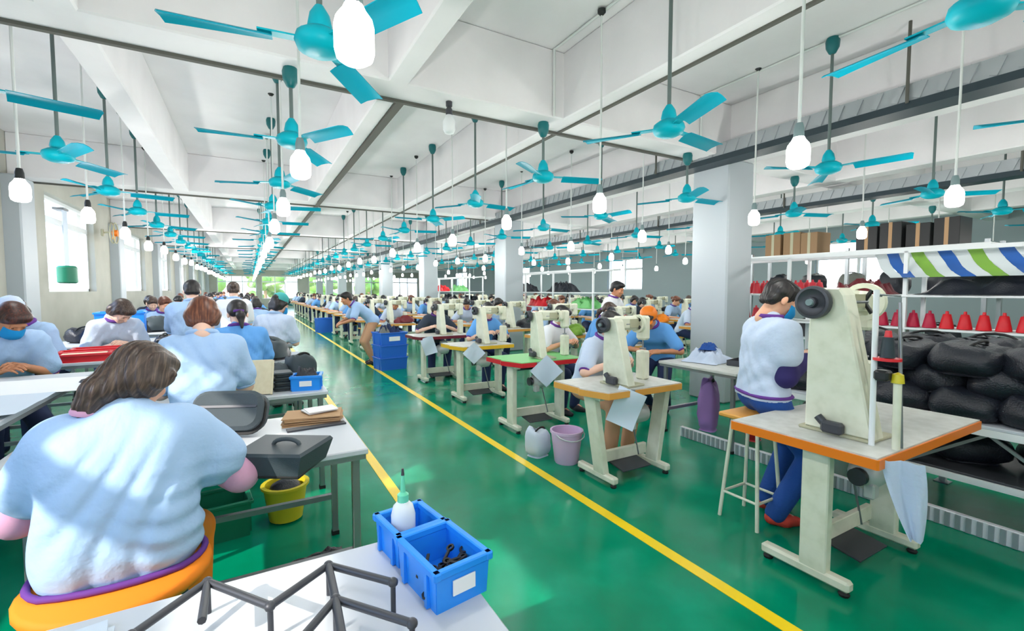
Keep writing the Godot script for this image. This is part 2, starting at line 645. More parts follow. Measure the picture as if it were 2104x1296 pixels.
func build_shell():
	struct("floor", MB.new().span(Vector3(XL - 0.3, -0.2, ZFAR - 0.3), Vector3(XR + 0.3, 0, ZBACK + 0.3)), mat("floor"), "glossy green painted factory floor")
	struct("floor_line", MB.new().span(Vector3(2.0, 0.0, ZFAR), Vector3(2.075, 0.003, ZBACK)), mat("yellow_paint"), "yellow line on the right of the aisle")
	struct("floor_line", MB.new().span(Vector3(0.86, 0.0, ZFAR), Vector3(0.935, 0.003, ZBACK)), mat("yellow_paint"), "yellow line on the left of the aisle by the benches")
	struct("ceiling", MB.new().span(Vector3(XL - 0.3, CEIL, ZFAR - 0.3), Vector3(XR + 0.3, CEIL + 0.2, ZBACK + 0.3)), mat("ceiling_white"), "white painted concrete ceiling")
	for k in range(-1, 8):
		var z := -4.02 - 5.95 * k
		if z > ZBACK - 0.4:
			continue
		struct("ceiling_beam", MB.new().box(Vector3((XL + XR) / 2, (BEAM + CEIL) / 2, z), Vector3(XR - XL, CEIL - BEAM, 0.36), 0.012), mat("ceiling_white"), "white beam crossing the hall")
		if k >= 0 and k < 4:
			struct("cable_duct", MB.new().span(Vector3(XL, BEAM - 0.025, z - 0.19), Vector3(5.1, BEAM, z - 0.15)), mat("seam_dark"), "thin dark cable along the far lower edge of a cross beam")
	for b in [[-1.07, -0.86, BEAM], [1.03, 1.2, BEAM], [2.78, 2.94, BEAM], [5.4, 5.85, BEAM - 0.02], [8.0, 8.3, BEAM], [11.2, 11.6, BEAM], [13.6, 13.9, BEAM]]:
		struct("ceiling_beam", MB.new().span(Vector3(b[0], b[2], ZFAR), Vector3(b[1], CEIL, ZBACK), 0.012), mat("ceiling_white"), "white beam running the length of the hall")
	# dark cable run under the beam on the left of the aisle
	struct("cable_duct", MB.new().span(Vector3(1.2, BEAM - 0.02, ZFAR), Vector3(1.27, BEAM + 0.09, -4.2)), mat("seam_dark"), "dark cable run along the beam above the aisle")
	struct("cable_duct", MB.new().span(Vector3(1.4, CEIL - 0.03, -3.83), Vector3(1.44, CEIL, ZBACK)), mat("seam_dark"), "dark cable on the ceiling above the aisle")
	# ribbed cable trays on the right
	for t in [[5.13, 5.38, 3.17], [8.3, 8.55, 2.98]]:
		var tray := MB.new().span(Vector3(t[0], t[2], ZFAR), Vector3(t[1], t[2] + 0.15, ZBACK))
		var o := struct("cable_tray", tray, mat("galv"), "ribbed grey cable tray along the beams on the right")
		var ribs := MB.new()
		for k in 110:
			var z := 2.0 - k * 0.16
			ribs.bar(Vector3(t[0] - 0.008, t[2] + 0.01, z), Vector3(t[0] - 0.008, t[2] + 0.14, z + 0.05), 0.016, 0.05)
		var rb := obj(o, "tray_rib", ribs, mat("galv"))
		rb.set_meta("kind", "stuff")
		obj(o, "tray_bottom", MB.new().span(Vector3(t[0] - 0.01, t[2] - 0.07, ZFAR), Vector3(t[1], t[2] - 0.002, ZBACK)), mat("tray_dark"))
	for k in 16:
		var hz := 1.0 - k * 2.9
		struct("tray_hanger", MB.new().tube([Vector3(5.1, CEIL, hz), Vector3(5.1, 3.15, hz)], 0.014, 6).tube([Vector3(8.28, CEIL, hz), Vector3(8.28, 2.95, hz)], 0.014, 6), mat("seam_dark"), "dark hanger rods of the cable trays")
	struct("cable_duct", MB.new().span(Vector3(2.93, BEAM - 0.015, ZFAR), Vector3(2.965, BEAM + 0.03, ZBACK)), mat("seam_dark"), "thin dark cable along the lower edge of a long beam")
	# columns on the right of the aisle
	for k in range(0, 8):
		var z := -4.1 - 5.95 * k
		if z < ZFAR:
			continue
		var m := MB.new().box(Vector3(5.63, BEAM / 2 - 0.01, z), Vector3(0.52, BEAM - 0.02, 0.56), 0.02)
		var lab := "square white column, %s from the camera" % ORD[k]
		struct("column", m, mat("column_white"), lab)
	build_walls()

func wall_run(z0: float, z1: float, x0: float, x1: float, centers: Array, half: float, sill: float, head: float) -> MB:
	var m := MB.new()
	m.span(Vector3(x0, 0, z0), Vector3(x1, sill, z1))
	m.span(Vector3(x0, head, z0), Vector3(x1, CEIL, z1))
	var z := z1
	for c in centers:
		m.span(Vector3(x0, sill, c + half), Vector3(x1, head, z))
		z = c - half
	m.span(Vector3(x0, sill, z0), Vector3(x1, head, z))
	return m

func window(n: int, c: Vector3, half: float, sill: float, head: float, turn: float, mull: Array, transom: float) -> void:
	# local x runs along the wall, z through it
	var o := Node3D.new()
	o.name = "window_%d" % n
	add_child(o, true)
	o.set_meta("kind", "structure")
	o.position = c
	o.rotation.y = turn
	var f := MB.new()
	var w := 0.06
	f.span(Vector3(-half, sill, -0.04), Vector3(half, sill + w, 0.04))
	f.span(Vector3(-half, head - w, -0.04), Vector3(half, head, 0.04))
	f.span(Vector3(-half, sill, -0.04), Vector3(-half + w, head, 0.04))
	f.span(Vector3(half - w, sill, -0.04), Vector3(half, head, 0.04))
	obj(o, "window_frame", f, mat("frame_white"))
	obj(o, "transom_bar", MB.new().span(Vector3(-half, transom - 0.05, -0.045), Vector3(half, transom + 0.05, 0.045)), mat("frame_white"))
	var xs := [-half + w]
	for x in mull:
		obj(o, "mullion", MB.new().span(Vector3(x - 0.04, sill, -0.042), Vector3(x + 0.04, head, 0.042)), mat("frame_white"))
		xs.append(x)
	xs.append(half - w)
	for k in xs.size() - 1:
		obj(o, "pane", MB.new().span(Vector3(xs[k] + 0.03, sill + w, -0.003), Vector3(xs[k + 1] - 0.03, transom - 0.05, 0.003)), mat("glass"))
		obj(o, "pane", MB.new().span(Vector3(xs[k] + 0.03, transom + 0.05, -0.003), Vector3(xs[k + 1] - 0.03, head - w, 0.003)), mat("glass"))

func build_walls():
	var cs := []
	for k in range(-1, 8):
		var c := -0.8 - 5.95 * k
		if c - 1.5 > ZFAR and c + 1.5 < ZBACK:
			cs.append(c)
	struct("wall_left", wall_run(ZFAR, ZBACK, XL - 0.28, XL, cs, 1.47, 1.46, 3.24), mat("wall_white"), "pale wall with tall windows on the left")
	var n := 1
	for c in cs:
		window(n, Vector3(XL - 0.16, 0, c), 1.47, 1.46, 3.24, PI / 2, [0.1], 2.82)
		n += 1
	for k in range(0, 8):
		struct("column", MB.new().box(Vector3(XL + 0.05, BEAM / 2, -3.9 - 5.95 * k), Vector3(0.3, BEAM, 0.55), 0.02), mat("column_white"), "white pier between the left windows, %s from the camera" % ORD[k])
	# right wall
	cs = []
	for k in range(0, 4):
		cs.append(-7.0 - 10.0 * k)
	struct("wall_right", wall_run(ZFAR, ZBACK, XR, XR + 0.28, cs, 1.2, 1.5, 3.0), mat("wall_grey"), "far right-hand wall with windows")
	for c in cs:
		window(n, Vector3(XR + 0.12, 0, c), 1.2, 1.5, 3.0, PI / 2, [0.0], 2.5)
		n += 1
	# the end wall
	var m := MB.new()
	m.span(Vector3(XL - 0.3, 0, ZFAR - 0.3), Vector3(XR + 0.3, 0.7, ZFAR))
	m.span(Vector3(XL - 0.3, 2.7, ZFAR - 0.3), Vector3(XR + 0.3, CEIL, ZFAR))
	var x := XL - 0.3
	var xs := [-0.9, 2.4, 6.2, 10.0, 13.6]
	for c in xs:
		m.span(Vector3(x, 0.7, ZFAR - 0.3), Vector3(c - 1.45, 2.7, ZFAR))
		x = c + 1.45
	m.span(Vector3(x, 0.7, ZFAR - 0.3), Vector3(XR + 0.3, 2.7, ZFAR))
	struct("wall_far", m, mat("wall_white"), "end wall with windows far down the aisle")
	for c in xs:
		window(n, Vector3(c, 0, ZFAR - 0.15), 1.45, 0.7, 2.7, 0, [-0.4, 0.4], 2.2)
		n += 1
	# the wall behind the camera, with the opening that the sun comes through
	m = MB.new()
	m.span(Vector3(XL - 0.3, 0, ZBACK), Vector3(XR + 0.3, 1.0, ZBACK + 0.3))
	m.span(Vector3(XL - 0.3, 3.2, ZBACK), Vector3(XR + 0.3, CEIL, ZBACK + 0.3))
	m.span(Vector3(XL - 0.3, 1.0, ZBACK), Vector3(-2.9, 3.2, ZBACK + 0.3))
	m.span(Vector3(-0.85, 1.0, ZBACK), Vector3(XR + 0.3, 3.2, ZBACK + 0.3))
	struct("wall_back", m, mat("wall_white"), "wall behind the camera")
	window(n, Vector3(-1.875, 0, ZBACK + 0.15), 1.025, 1.0, 3.2, 0, [0.0], 2.7)
	# trees beyond the end windows
	for k in 4:
		var t := thing("tree", "%s sunlit tree outside the windows at the end of the hall" % ["leftmost", "second from left", "third from left", "rightmost"][k], "tree", Vector3(-4.0 + k * 5.5, -1.0, ZFAR - 9.0 - (k % 2) * 2.0))
		obj(t, "trunk", MB.new().tube([Vector3.ZERO, Vector3(0.05, 1.2, 0), Vector3(0, 2.4, 0.05)], 0.22, 8, 0.15), mat("kraft"))
		var lm := MB.new()
		for i in 26:
			var d := Vector3(rng.randf_range(-1, 1), rng.randf_range(-0.8, 1), rng.randf_range(-1, 1))
			lm.ell(Vector3(0, 2.6, 0) + d * 1.5, Vector3.ONE * rng.randf_range(0.4, 0.75), 8, 5)
		obj(t, "foliage", lm, mat("leaf_green")).set_meta("kind", "stuff")

# ------------------------------------------------------------------ hanging bulbs, fans, ceiling pipes
func make_lamp(x: float, y: float, top: float, black_socket: bool) -> Node3D:
	# origin at the ceiling; the cord hangs down to the bulb at height y
	var t := thing("pendant_bulb", "", "lamp", Vector3(x, top, 0))
	var d := y - top
	obj(t, "ceiling_rose", MB.new().lathe([Vector2(0, 0), Vector2(0.035, 0), Vector2(0.035, -0.025), Vector2(0.012, -0.05), Vector2(0, -0.05)], 10), mat("black"))
	obj(t, "cord", MB.new().tube([Vector3(0, -0.03, 0), Vector3(0.004, d * 0.5, 0.002), Vector3(0, d + 0.15, 0)], 0.009, 6), mat("cord_white"))
	obj(t, "socket", MB.new().lathe([Vector2(0, d + 0.165), Vector2(0.018, d + 0.16), Vector2(0.026, d + 0.13), Vector2(0.028, d + 0.075), Vector2(0, d + 0.075)], 12), mat("black" if black_socket else "socket_grey"))
	var b := MB.new().lathe([Vector2(0, d + 0.09), Vector2(0.026, d + 0.088), Vector2(0.034, d + 0.07), Vector2(0.052, d + 0.045), Vector2(0.058, d + 0.02), Vector2(0.058, d - 0.045), Vector2(0.052, d - 0.068), Vector2(0.035, d - 0.08), Vector2(0, d - 0.084)], 16, Transform3D(), 0.5)
	obj(t, "bulb", b, mat("bulb_glow"))
	return t

func lamp_light(t: Node3D, d: float, e: float) -> void:
	var l := OmniLight3D.new()
	l.name = "bulb_light"
	l.light_color = Color(1.0, 0.99, 0.97)
	l.light_energy = e
	l.light_size = 0.05
	l.omni_range = 60.0
	l.omni_attenuation = 2.0
	l.shadow_enabled = true
	l.position = Vector3(0, d - 0.02, 0)
	t.add_child(l)

# origin where the canopy meets the ceiling or the beam
func make_fan(top: float) -> Node3D:
	var t := thing("ceiling_fan", "", "fan")
	var d := 2.65 - top
	obj(t, "canopy", MB.new().lathe([Vector2(0, 0), Vector2(0.05, 0), Vector2(0.06, -0.03), Vector2(0.055, -0.09), Vector2(0.03, -0.14), Vector2(0.014, -0.15), Vector2(0, -0.15)], 14), mat("teal_dark"))
	obj(t, "downrod", MB.new().tube([Vector3(0, -0.1, 0), Vector3(0, d + 0.1, 0)], 0.014, 8), mat("rod_grey"))
	obj(t, "motor_cover", MB.new().lathe([Vector2(0, d + 0.17), Vector2(0.02, d + 0.17), Vector2(0.045, d + 0.13), Vector2(0.055, d + 0.08), Vector2(0.05, d + 0.06), Vector2(0, d + 0.06)], 14), mat("teal"))
	obj(t, "motor", MB.new().lathe([Vector2(0, d + 0.06), Vector2(0.07, d + 0.055), Vector2(0.105, d + 0.03), Vector2(0.112, d + 0.0), Vector2(0.1, d - 0.03), Vector2(0.06, d - 0.05), Vector2(0, d - 0.055)], 18, Transform3D(), 0.5), mat("teal"))
	for k in 3:
		var a := TAU * k / 3.0
		var bs := Basis(Vector3.UP, a)
		var m := MB.new()
		# cambered blade: rows across the width, twisted a little towards the root
		var g := []
		for i in 6:
			var r := []
			for j in 5:
				var u := i / 5.0
				var w := (j / 4.0 - 0.5) * lerpf(0.115, 0.14, u)
				var tw := lerpf(0.30, 0.17, u)
				r.append(bs * Vector3(lerpf(0.2, 0.63, u) - (0.02 * absf(w) / 0.07 if i == 5 else 0.0), d + w * sin(tw) - 4.0 * w * w, w * cos(tw)))
			g.append(r)
		m.sheet(g, 0.004)
		var b := obj(t, "blade", m, mat("teal_blade"))
		obj(b, "blade_bracket", MB.new().bar(bs * Vector3(0.08, d + 0.005, 0), bs * Vector3(0.26, d + 0.004, 0), 0.05, 0.008), mat("teal"))
	return t

func build_ceiling_things():
	var proto := {}
	for r in ROW_X.size():
		var x: float = ROW_X[r]
		# white conduit feeding the row
		if r < 5:
			struct("conduit", MB.new().tube([Vector3(x + 0.03, CEIL - 0.015, ZBACK), Vector3(x + 0.03, CEIL - 0.015, -3.84)], 0.012, 6), mat("cord_white"), "white pipe on the ceiling " + ROW_NAME[r])
		if r in [2, 3]:
			struct("conduit", MB.new().tube([Vector3(x + 0.03, CEIL, -3.82), Vector3(x + 0.03, BEAM, -3.82)], 0.014, 6), mat("cord_white"), "white pipe running down the cross beam " + ROW_NAME[r])
		var seen := 0
		for k in range(-2, 26):
			var z := -1.45 - 1.64 * k
			if r >= 5 and k > 16:
				break
			var jit := 0.0 if k < 2 and r == 1 else sin(k * 2.3 + r * 1.7) * 0.03
			var y := 2.25 + jit
			if r == 0 and k == -1:
				continue
			var near_beam := absf(fposmod(z + 4.02 + 2.975, 5.95) - 2.975) < 0.2
			var top := BEAM if near_beam else CEIL
			var vis := in_view(Vector3(x, y, z))
			if not vis and not in_view(Vector3(x, top, z)) and k > 0:
				continue
			if k < 0 and (r > 4):
				continue
			var key := "%d%s" % [1 if r == 0 else 0, "b" if near_beam else ""]
			var label := ""
			var group := ""
			if vis:
				seen += 1
			if not vis:
				label = "hanging bulb out of frame " + ROW_NAME[r]
				group = "bulbs out of frame " + ROW_NAME[r]
			elif seen <= 12:
				label = "glowing bulb on a cord, %s in the row %s" % [ORD[seen - 1], ROW_NAME[r]]
				group = "bulbs " + ROW_NAME[r]
			else:
				label = "tiny distant bulb far down the row " + ROW_NAME[r]
				group = "distant bulbs " + ROW_NAME[r]
			var t: Node3D
			if not proto.has(key):
				proto[key] = make_lamp(x, 2.25, top, r == 0)
				t = proto[key]
				t.set_meta("label", label)
				t.set_meta("group", group)
				t.position = Vector3(x, top + jit, z)
			else:
				t = dup(proto[key], "pendant_bulb", label, Vector3(x, top + jit, z), rng.randf() * TAU, group)
				for c in t.get_children():
					if c is Light3D:
						t.remove_child(c)
						c.free()
			# further off, one light stands for two bulbs
			if k <= 8:
				lamp_light(t, 2.25 - top, 0.42)
			elif k % 3 == 0:
				lamp_light(t, 2.25 - top, 1.3)
	# fans
	var known := {"1_1": -65.0, "2_1": 7.0, "1_2": -60.0, "0_3": -62.0, "3_1": -83.0, "2_0": 83.0, "2_2": -21.0, "2_3": 5.0, "1_3": 43.0, "0_4": 10.0, "3_3": -90.0}
	var fans := {}
	for r in ROW_X.size():
		var x: float = ROW_X[r]
		var seen := 0
		for k in range(0, 24):
			var z := -0.75 - 1.63 * k
			if r == 0:
				z += 0.19
			if r >= 4 and k > 14:
				break
			var on_beam := absf(fposmod(z + 4.02 + 2.975, 5.95) - 2.975) < 0.2
			var p := Vector3(x + 0.03, BEAM if on_beam else CEIL, z)
			if not in_view(Vector3(x, 2.65, z), 0.25):
				continue
			seen += 1
			var label := "teal ceiling fan, %s in the row %s" % [ORD[mini(seen, 12) - 1], ROW_NAME[r]]
			var group: String = "fans " + ROW_NAME[r]
			if seen > 12:
				label = "tiny distant teal fan far down the row " + ROW_NAME[r]
				group = "distant fans " + ROW_NAME[r]
			var turn: float = deg_to_rad(known.get("%d_%d" % [r, k], rng.randf_range(0, 120)))
			var fan: Node3D = fans.get(on_beam)
			if fan == null:
				fan = make_fan(p.y)
				fans[on_beam] = fan
				fan.position = p
				fan.rotation.y = turn
				fan.set_meta("label", label)
				fan.set_meta("group", group)
			else:
				dup(fan, "ceiling_fan", label, p, turn, group)
	# the unlit bulb under the first cross beam
	var u := thing("unlit_bulb", "unlit white bulb in a grey holder hung under the first cross beam", "lamp", Vector3(1.62, BEAM, -4.0))
	obj(u, "holder", MB.new().lathe([Vector2(0, 0), Vector2(0.03, 0), Vector2(0.03, -0.04), Vector2(0.02, -0.05), Vector2(0.03, -0.07), Vector2(0.03, -0.12), Vector2(0, -0.12)], 12), mat("steel_dark"))
	obj(u, "bulb", MB.new().lathe([Vector2(0, -0.11), Vector2(0.03, -0.12), Vector2(0.055, -0.17), Vector2(0.055, -0.25), Vector2(0.04, -0.28), Vector2(0, -0.285)], 14, Transform3D(), 0.5), mat("frame_white"))

# ------------------------------------------------------------------ smooth blobs for bodies, hair and cloth
class Field:
	var prims := []

	func cap(a: Vector3, b: Vector3, ra: float, rb: float, k := 0.03) -> Field:
		prims.append([0, a, b, ra, rb, k])
		return self

	func ell(c: Vector3, r: Vector3, k := 0.02, bs := Basis()) -> Field:
		prims.append([1, c, r, bs.inverse(), bs, k])
		return self

	func cut(c: Vector3, r: Vector3, k := 0.01, bs := Basis()) -> Field:
		prims.append([2, c, r, bs.inverse(), bs, k])
		return self

	# small relief on top of the blobs: 1 strands of long hair, 2 short hair, 3 deep shirt folds, 4 light shirt folds
	func crease(kind: int, p: Vector3) -> float:
		if kind == 1:
			return 0.0028 * sin(p.x * 260.0 + p.y * 40.0 + 3.0 * sin(p.y * 23.0))
		if kind == 2:
			return 0.002 * sin(p.x * 300.0 + p.z * 90.0)
		var q := p.x * 64.0 + p.y * 30.0 + 2.2 * sin(p.y * 12.0 + p.x * 7.0)
		var r := p.x * -42.0 + p.y * 40.0 + 1.8 * sin(p.y * 14.0)
		if kind == 4:
			return 0.003 * sin(q) + 0.0025 * sin(r)
		var back: float = clampf((p.z + 0.02) * 8.0, 0.0, 1.0)
		var low: float = clampf(1.0 - absf(p.y - 0.7) * 4.0, 0.0, 1.0)
		# long folds that fan out from the right shoulder blade down to the left hip
		var d := Vector2(p.x - 0.3, p.y - 1.5)
		var an := atan2(d.x, -d.y)
		var fan := sin(an * 46.0 + 1.4 * sin(p.y * 11.0) + 0.7 * sin(p.x * 17.0))
		var wr: float = clampf((p.x + 0.02) * 7.0, 0.0, 1.0) * low
		return 0.0085 * pow(0.5 + 0.5 * fan, 2.0) * (0.3 + 0.7 * back) * clampf((1.12 - p.y) * 5.0, 0.15, 1.0) + 0.005 * wr * sin(p.y * 90.0 + p.x * 24.0 + 1.5 * sin(p.x * 15.0)) - 0.005

	# returns [vertices, normals, indices]
	func surface(cell: float, grow := 0.0, fold := 0, lo_cut := Vector3(-99, -99, -99), hi_cut := Vector3(99, 99, 99)) -> Array:
		var lo := Vector3(99, 99, 99)
		var hi := -lo
		for p in prims:
			if p[0] == 0:
				for e in [[p[1], p[3]], [p[2], p[4]]]:
					var r: Vector3 = Vector3.ONE * (e[1] + grow)
					lo = lo.min(e[0] - r)
					hi = hi.max(e[0] + r)
			elif p[0] == 1:
				var r: Vector3 = Vector3.ONE * (maxf(p[2].x, maxf(p[2].y, p[2].z)) + grow)
				lo = lo.min(p[1] - r)
				hi = hi.max(p[1] + r)
		lo = lo.max(lo_cut) - Vector3.ONE * cell * 2.5
		hi = hi.min(hi_cut) + Vector3.ONE * cell * 2.5
		var nx := int((hi.x - lo.x) / cell) + 2
		var ny := int((hi.y - lo.y) / cell) + 2
		var nz := int((hi.z - lo.z) / cell) + 2
		var f := PackedFloat32Array()
		f.resize(nx * ny * nz)
		f.fill(1.0)
		for p in prims:
			var k: float = p[5]
			var kind: int = p[0]
			var a: Vector3 = p[1]
			var b := Vector3.ZERO
			var bl := lo
			var bh := hi
			var pad := k + cell * 2.0 + grow
			if kind == 0:
				b = p[2]
				var r := maxf(p[3], p[4]) + pad
				bl = a.min(b) - Vector3.ONE * r
				bh = a.max(b) + Vector3.ONE * r
			else:
				var r := maxf(p[2].x, maxf(p[2].y, p[2].z)) + pad
				bl = a - Vector3.ONE * r
				bh = a + Vector3.ONE * r
			var i0 := maxi(0, int((bl.x - lo.x) / cell))
			var i1 := mini(nx - 1, int((bh.x - lo.x) / cell) + 1)
			var j0 := maxi(0, int((bl.y - lo.y) / cell))
			var j1 := mini(ny - 1, int((bh.y - lo.y) / cell) + 1)
			var k0 := maxi(0, int((bl.z - lo.z) / cell))
			var k1 := mini(nz - 1, int((bh.z - lo.z) / cell) + 1)
			var ba := b - a
			var bb := maxf(ba.length_squared(), 1e-9)
			var ra := 0.0
			var dr := 0.0
			var rad := Vector3.ONE
			var inv := Basis()
			if kind == 0:
				ra = p[3] + grow
				dr = p[4] - p[3]
			else:
				rad = p[2] + Vector3.ONE * grow * (1.0 if kind == 1 else -1.0)
				inv = p[3]
			var ir := Vector3.ONE / rad
			for kk in range(k0, k1 + 1):
				for jj in range(j0, j1 + 1):
					var row := (kk * ny + jj) * nx
					var q := Vector3(lo.x + i0 * cell, lo.y + jj * cell, lo.z + kk * cell) - a
					for ii in range(i0, i1 + 1):
						var d := 0.0
						if kind == 0:
							var h := clampf(q.dot(ba) / bb, 0.0, 1.0)
							d = (q - ba * h).length() - ra - dr * h
						else:
							var s := inv * q
							var e0 := (s * ir).length()
							d = e0 * (e0 - 1.0) / maxf((s * ir * ir).length(), 1e-4)
						q.x += cell
						var o := f[row + ii]
						if kind == 2:
							d = -d
							var h2 := maxf(k - absf(o - d), 0.0) / k
							f[row + ii] = maxf(o, d) + h2 * h2 * k * 0.25
						else:
							var h2 := maxf(k - absf(o - d), 0.0) / k
							f[row + ii] = minf(o, d) - h2 * h2 * k * 0.25
		if fold > 0:
			for kk in nz:
				for jj in ny:
					for ii in nx:
						var at := (kk * ny + jj) * nx + ii
						if absf(f[at]) < 0.035:
							f[at] += crease(fold, Vector3(lo.x + ii * cell, lo.y + jj * cell, lo.z + kk * cell))
		# surface nets
		var vs := PackedVector3Array()
		var ns := PackedVector3Array()
		var idx := PackedInt32Array()
		var where := {}
		var sx := 1
		var sy := nx
		var sz := nx * ny
		var st := [sx, sy, sz]
		var step := [Vector3i(1, 0, 0), Vector3i(0, 1, 0), Vector3i(0, 0, 1)]
		for kk in range(1, nz - 1):
			for jj in range(1, ny - 1):
				var row := (kk * ny + jj) * nx
				for ii in range(1, nx - 1):
					var at := row + ii
					var c0 := f[at]
					for ax in 3:
						var c1 := f[at + st[ax]]
						if (c0 < 0.0) == (c1 < 0.0):
							continue
						var u: int = st[(ax + 1) % 3]
						var w: int = st[(ax + 2) % 3]
						var cells := [at - u - w, at - w, at, at - u]
						var id := [0, 0, 0, 0]
						for e in 4:
							var cc: int = cells[e]
							if not where.has(cc):
								where[cc] = vs.size()
								var cz := cc / sz
								var cy := (cc - cz * sz) / sy
								var cx := cc - cz * sz - cy * sy
								var sum := Vector3.ZERO
								var cnt := 0
								var g := Vector3.ZERO
								var f000 := f[cc]
								var f100 := f[cc + 1]
								var f010 := f[cc + sy]
								var f110 := f[cc + sy + 1]
								var f001 := f[cc + sz]
								var f101 := f[cc + sz + 1]
								var f011 := f[cc + sz + sy]
								var f111 := f[cc + sz + sy + 1]
								g = Vector3(f100 - f000 + f110 - f010 + f101 - f001 + f111 - f011, f010 - f000 + f110 - f100 + f011 - f001 + f111 - f101, f001 - f000 + f101 - f100 + f011 - f010 + f111 - f110)
								var ev := [[f000, f100, 0, 0, 0, 0], [f010, f110, 0, 1, 0, 0], [f001, f101, 0, 0, 1, 0], [f011, f111, 0, 1, 1, 0], [f000, f010, 0, 0, 0, 1], [f100, f110, 1, 0, 0, 1], [f001, f011, 0, 0, 1, 1], [f101, f111, 1, 0, 1, 1], [f000, f001, 0, 0, 0, 2], [f100, f101, 1, 0, 0, 2], [f010, f011, 0, 1, 0, 2], [f110, f111, 1, 1, 0, 2]]
								for x in ev:
									var p0: float = x[0]
									var p1: float = x[1]
									if (p0 < 0.0) != (p1 < 0.0):
										var pt := Vector3(x[2], x[3], x[4])
										pt[x[5]] += p0 / (p0 - p1)
										sum += pt
										cnt += 1
								vs.append(lo + (Vector3(cx, cy, cz) + sum / maxi(cnt, 1)) * cell)
								ns.append(g.normalized())
							id[e] = where[cc]
						if c0 < 0.0:
							idx.append_array([id[0], id[2], id[1], id[0], id[3], id[2]])
						else:
							idx.append_array([id[0], id[1], id[2], id[0], id[2], id[3]])
		return [vs, ns, idx]

var part_cache := {}

# face-forward is -z; the origin is at ear height in the middle of the head
func head_arrays() -> Array:
	if not part_cache.has("head"):
		var f := Field.new()
		f.ell(Vector3(0, 0.03, 0.012), Vector3(0.074, 0.088, 0.094), 0.02)
		f.ell(Vector3(0, -0.045, -0.026), Vector3(0.056, 0.07, 0.066), 0.03)
		f.ell(Vector3(0, -0.088, -0.062), Vector3(0.026, 0.02, 0.022), 0.02)
		f.cap(Vector3(0, 0.008, -0.086), Vector3(0, -0.03, -0.104), 0.009, 0.013, 0.012)
		f.ell(Vector3(0, 0.025, -0.082), Vector3(0.05, 0.012, 0.012), 0.015)
		f.cap(Vector3(0, -0.05, 0.02), Vector3(0, -0.15, 0.035), 0.05, 0.052, 0.03)
		for s in [-1.0, 1.0]:
			f.ell(Vector3(s * 0.076, -0.008, 0.012), Vector3(0.01, 0.031, 0.019), 0.006, Basis(Vector3.UP, s * -0.3))
			f.cut(Vector3(s * 0.031, 0.006, -0.1), Vector3(0.018, 0.011, 0.014), 0.012)
			f.ell(Vector3(s * 0.031, 0.005, -0.078), Vector3(0.013, 0.011, 0.011), 0.004)
			f.ell(Vector3(s * 0.034, -0.025, -0.07), Vector3(0.022, 0.02, 0.018), 0.02)
		f.ell(Vector3(0, -0.058, -0.09), Vector3(0.022, 0.006, 0.008), 0.006)
		f.ell(Vector3(0, -0.067, -0.088), Vector3(0.019, 0.007, 0.008), 0.006)
		part_cache["head"] = f.surface(0.005)
	return part_cache["head"]

# a half-closed hand: wrist at the origin, palm along -z, palm facing down, thumb on the -x side (the right hand)
func hand_arrays() -> Array:
	if not part_cache.has("hand"):
		var f := Field.new()
		f.cap(Vector3(0, 0, 0.02), Vector3(0, 0, -0.02), 0.026, 0.026, 0.02)
		f.cap(Vector3(-0.022, 0, -0.03), Vector3(-0.026, -0.002, -0.085), 0.016, 0.014, 0.02)
		f.cap(Vector3(0.0, 0.002, -0.03), Vector3(-0.003, 0.001, -0.09), 0.017, 0.015, 0.02)
		f.cap(Vector3(0.02, 0, -0.03), Vector3(0.026, -0.002, -0.08), 0.016, 0.013, 0.02)
		var fx := [-0.031, -0.010, 0.011, 0.030]
		var fl := [0.9, 1.0, 0.94, 0.76]
		for k in 4:
			var p := Vector3(fx[k], 0, -0.086 + (0.008 if k == 3 else 0.0))
			var a := 0.25 + 0.06 * k
			var seg := [0.042, 0.027, 0.022]
			var r := 0.0092 if k < 3 else 0.008
			for s in 3:
				var q: Vector3 = p + Vector3(fx[k] * 0.08, -sin(a), -cos(a)) * seg[s] * fl[k]
				f.cap(p, q, r, r * 0.92, 0.006)
				r *= 0.93
				p = q
				a += 0.5
		f.cap(Vector3(-0.02, -0.004, -0.02), Vector3(-0.048, -0.014, -0.05), 0.014, 0.0115, 0.012)
		f.cap(Vector3(-0.048, -0.014, -0.05), Vector3(-0.052, -0.024, -0.08), 0.0112, 0.0095, 0.004)
		f.cap(Vector3(-0.052, -0.024, -0.08), Vector3(-0.044, -0.03, -0.102), 0.0095, 0.008, 0.004)
		part_cache["hand"] = f.surface(0.004)
	return part_cache["hand"]

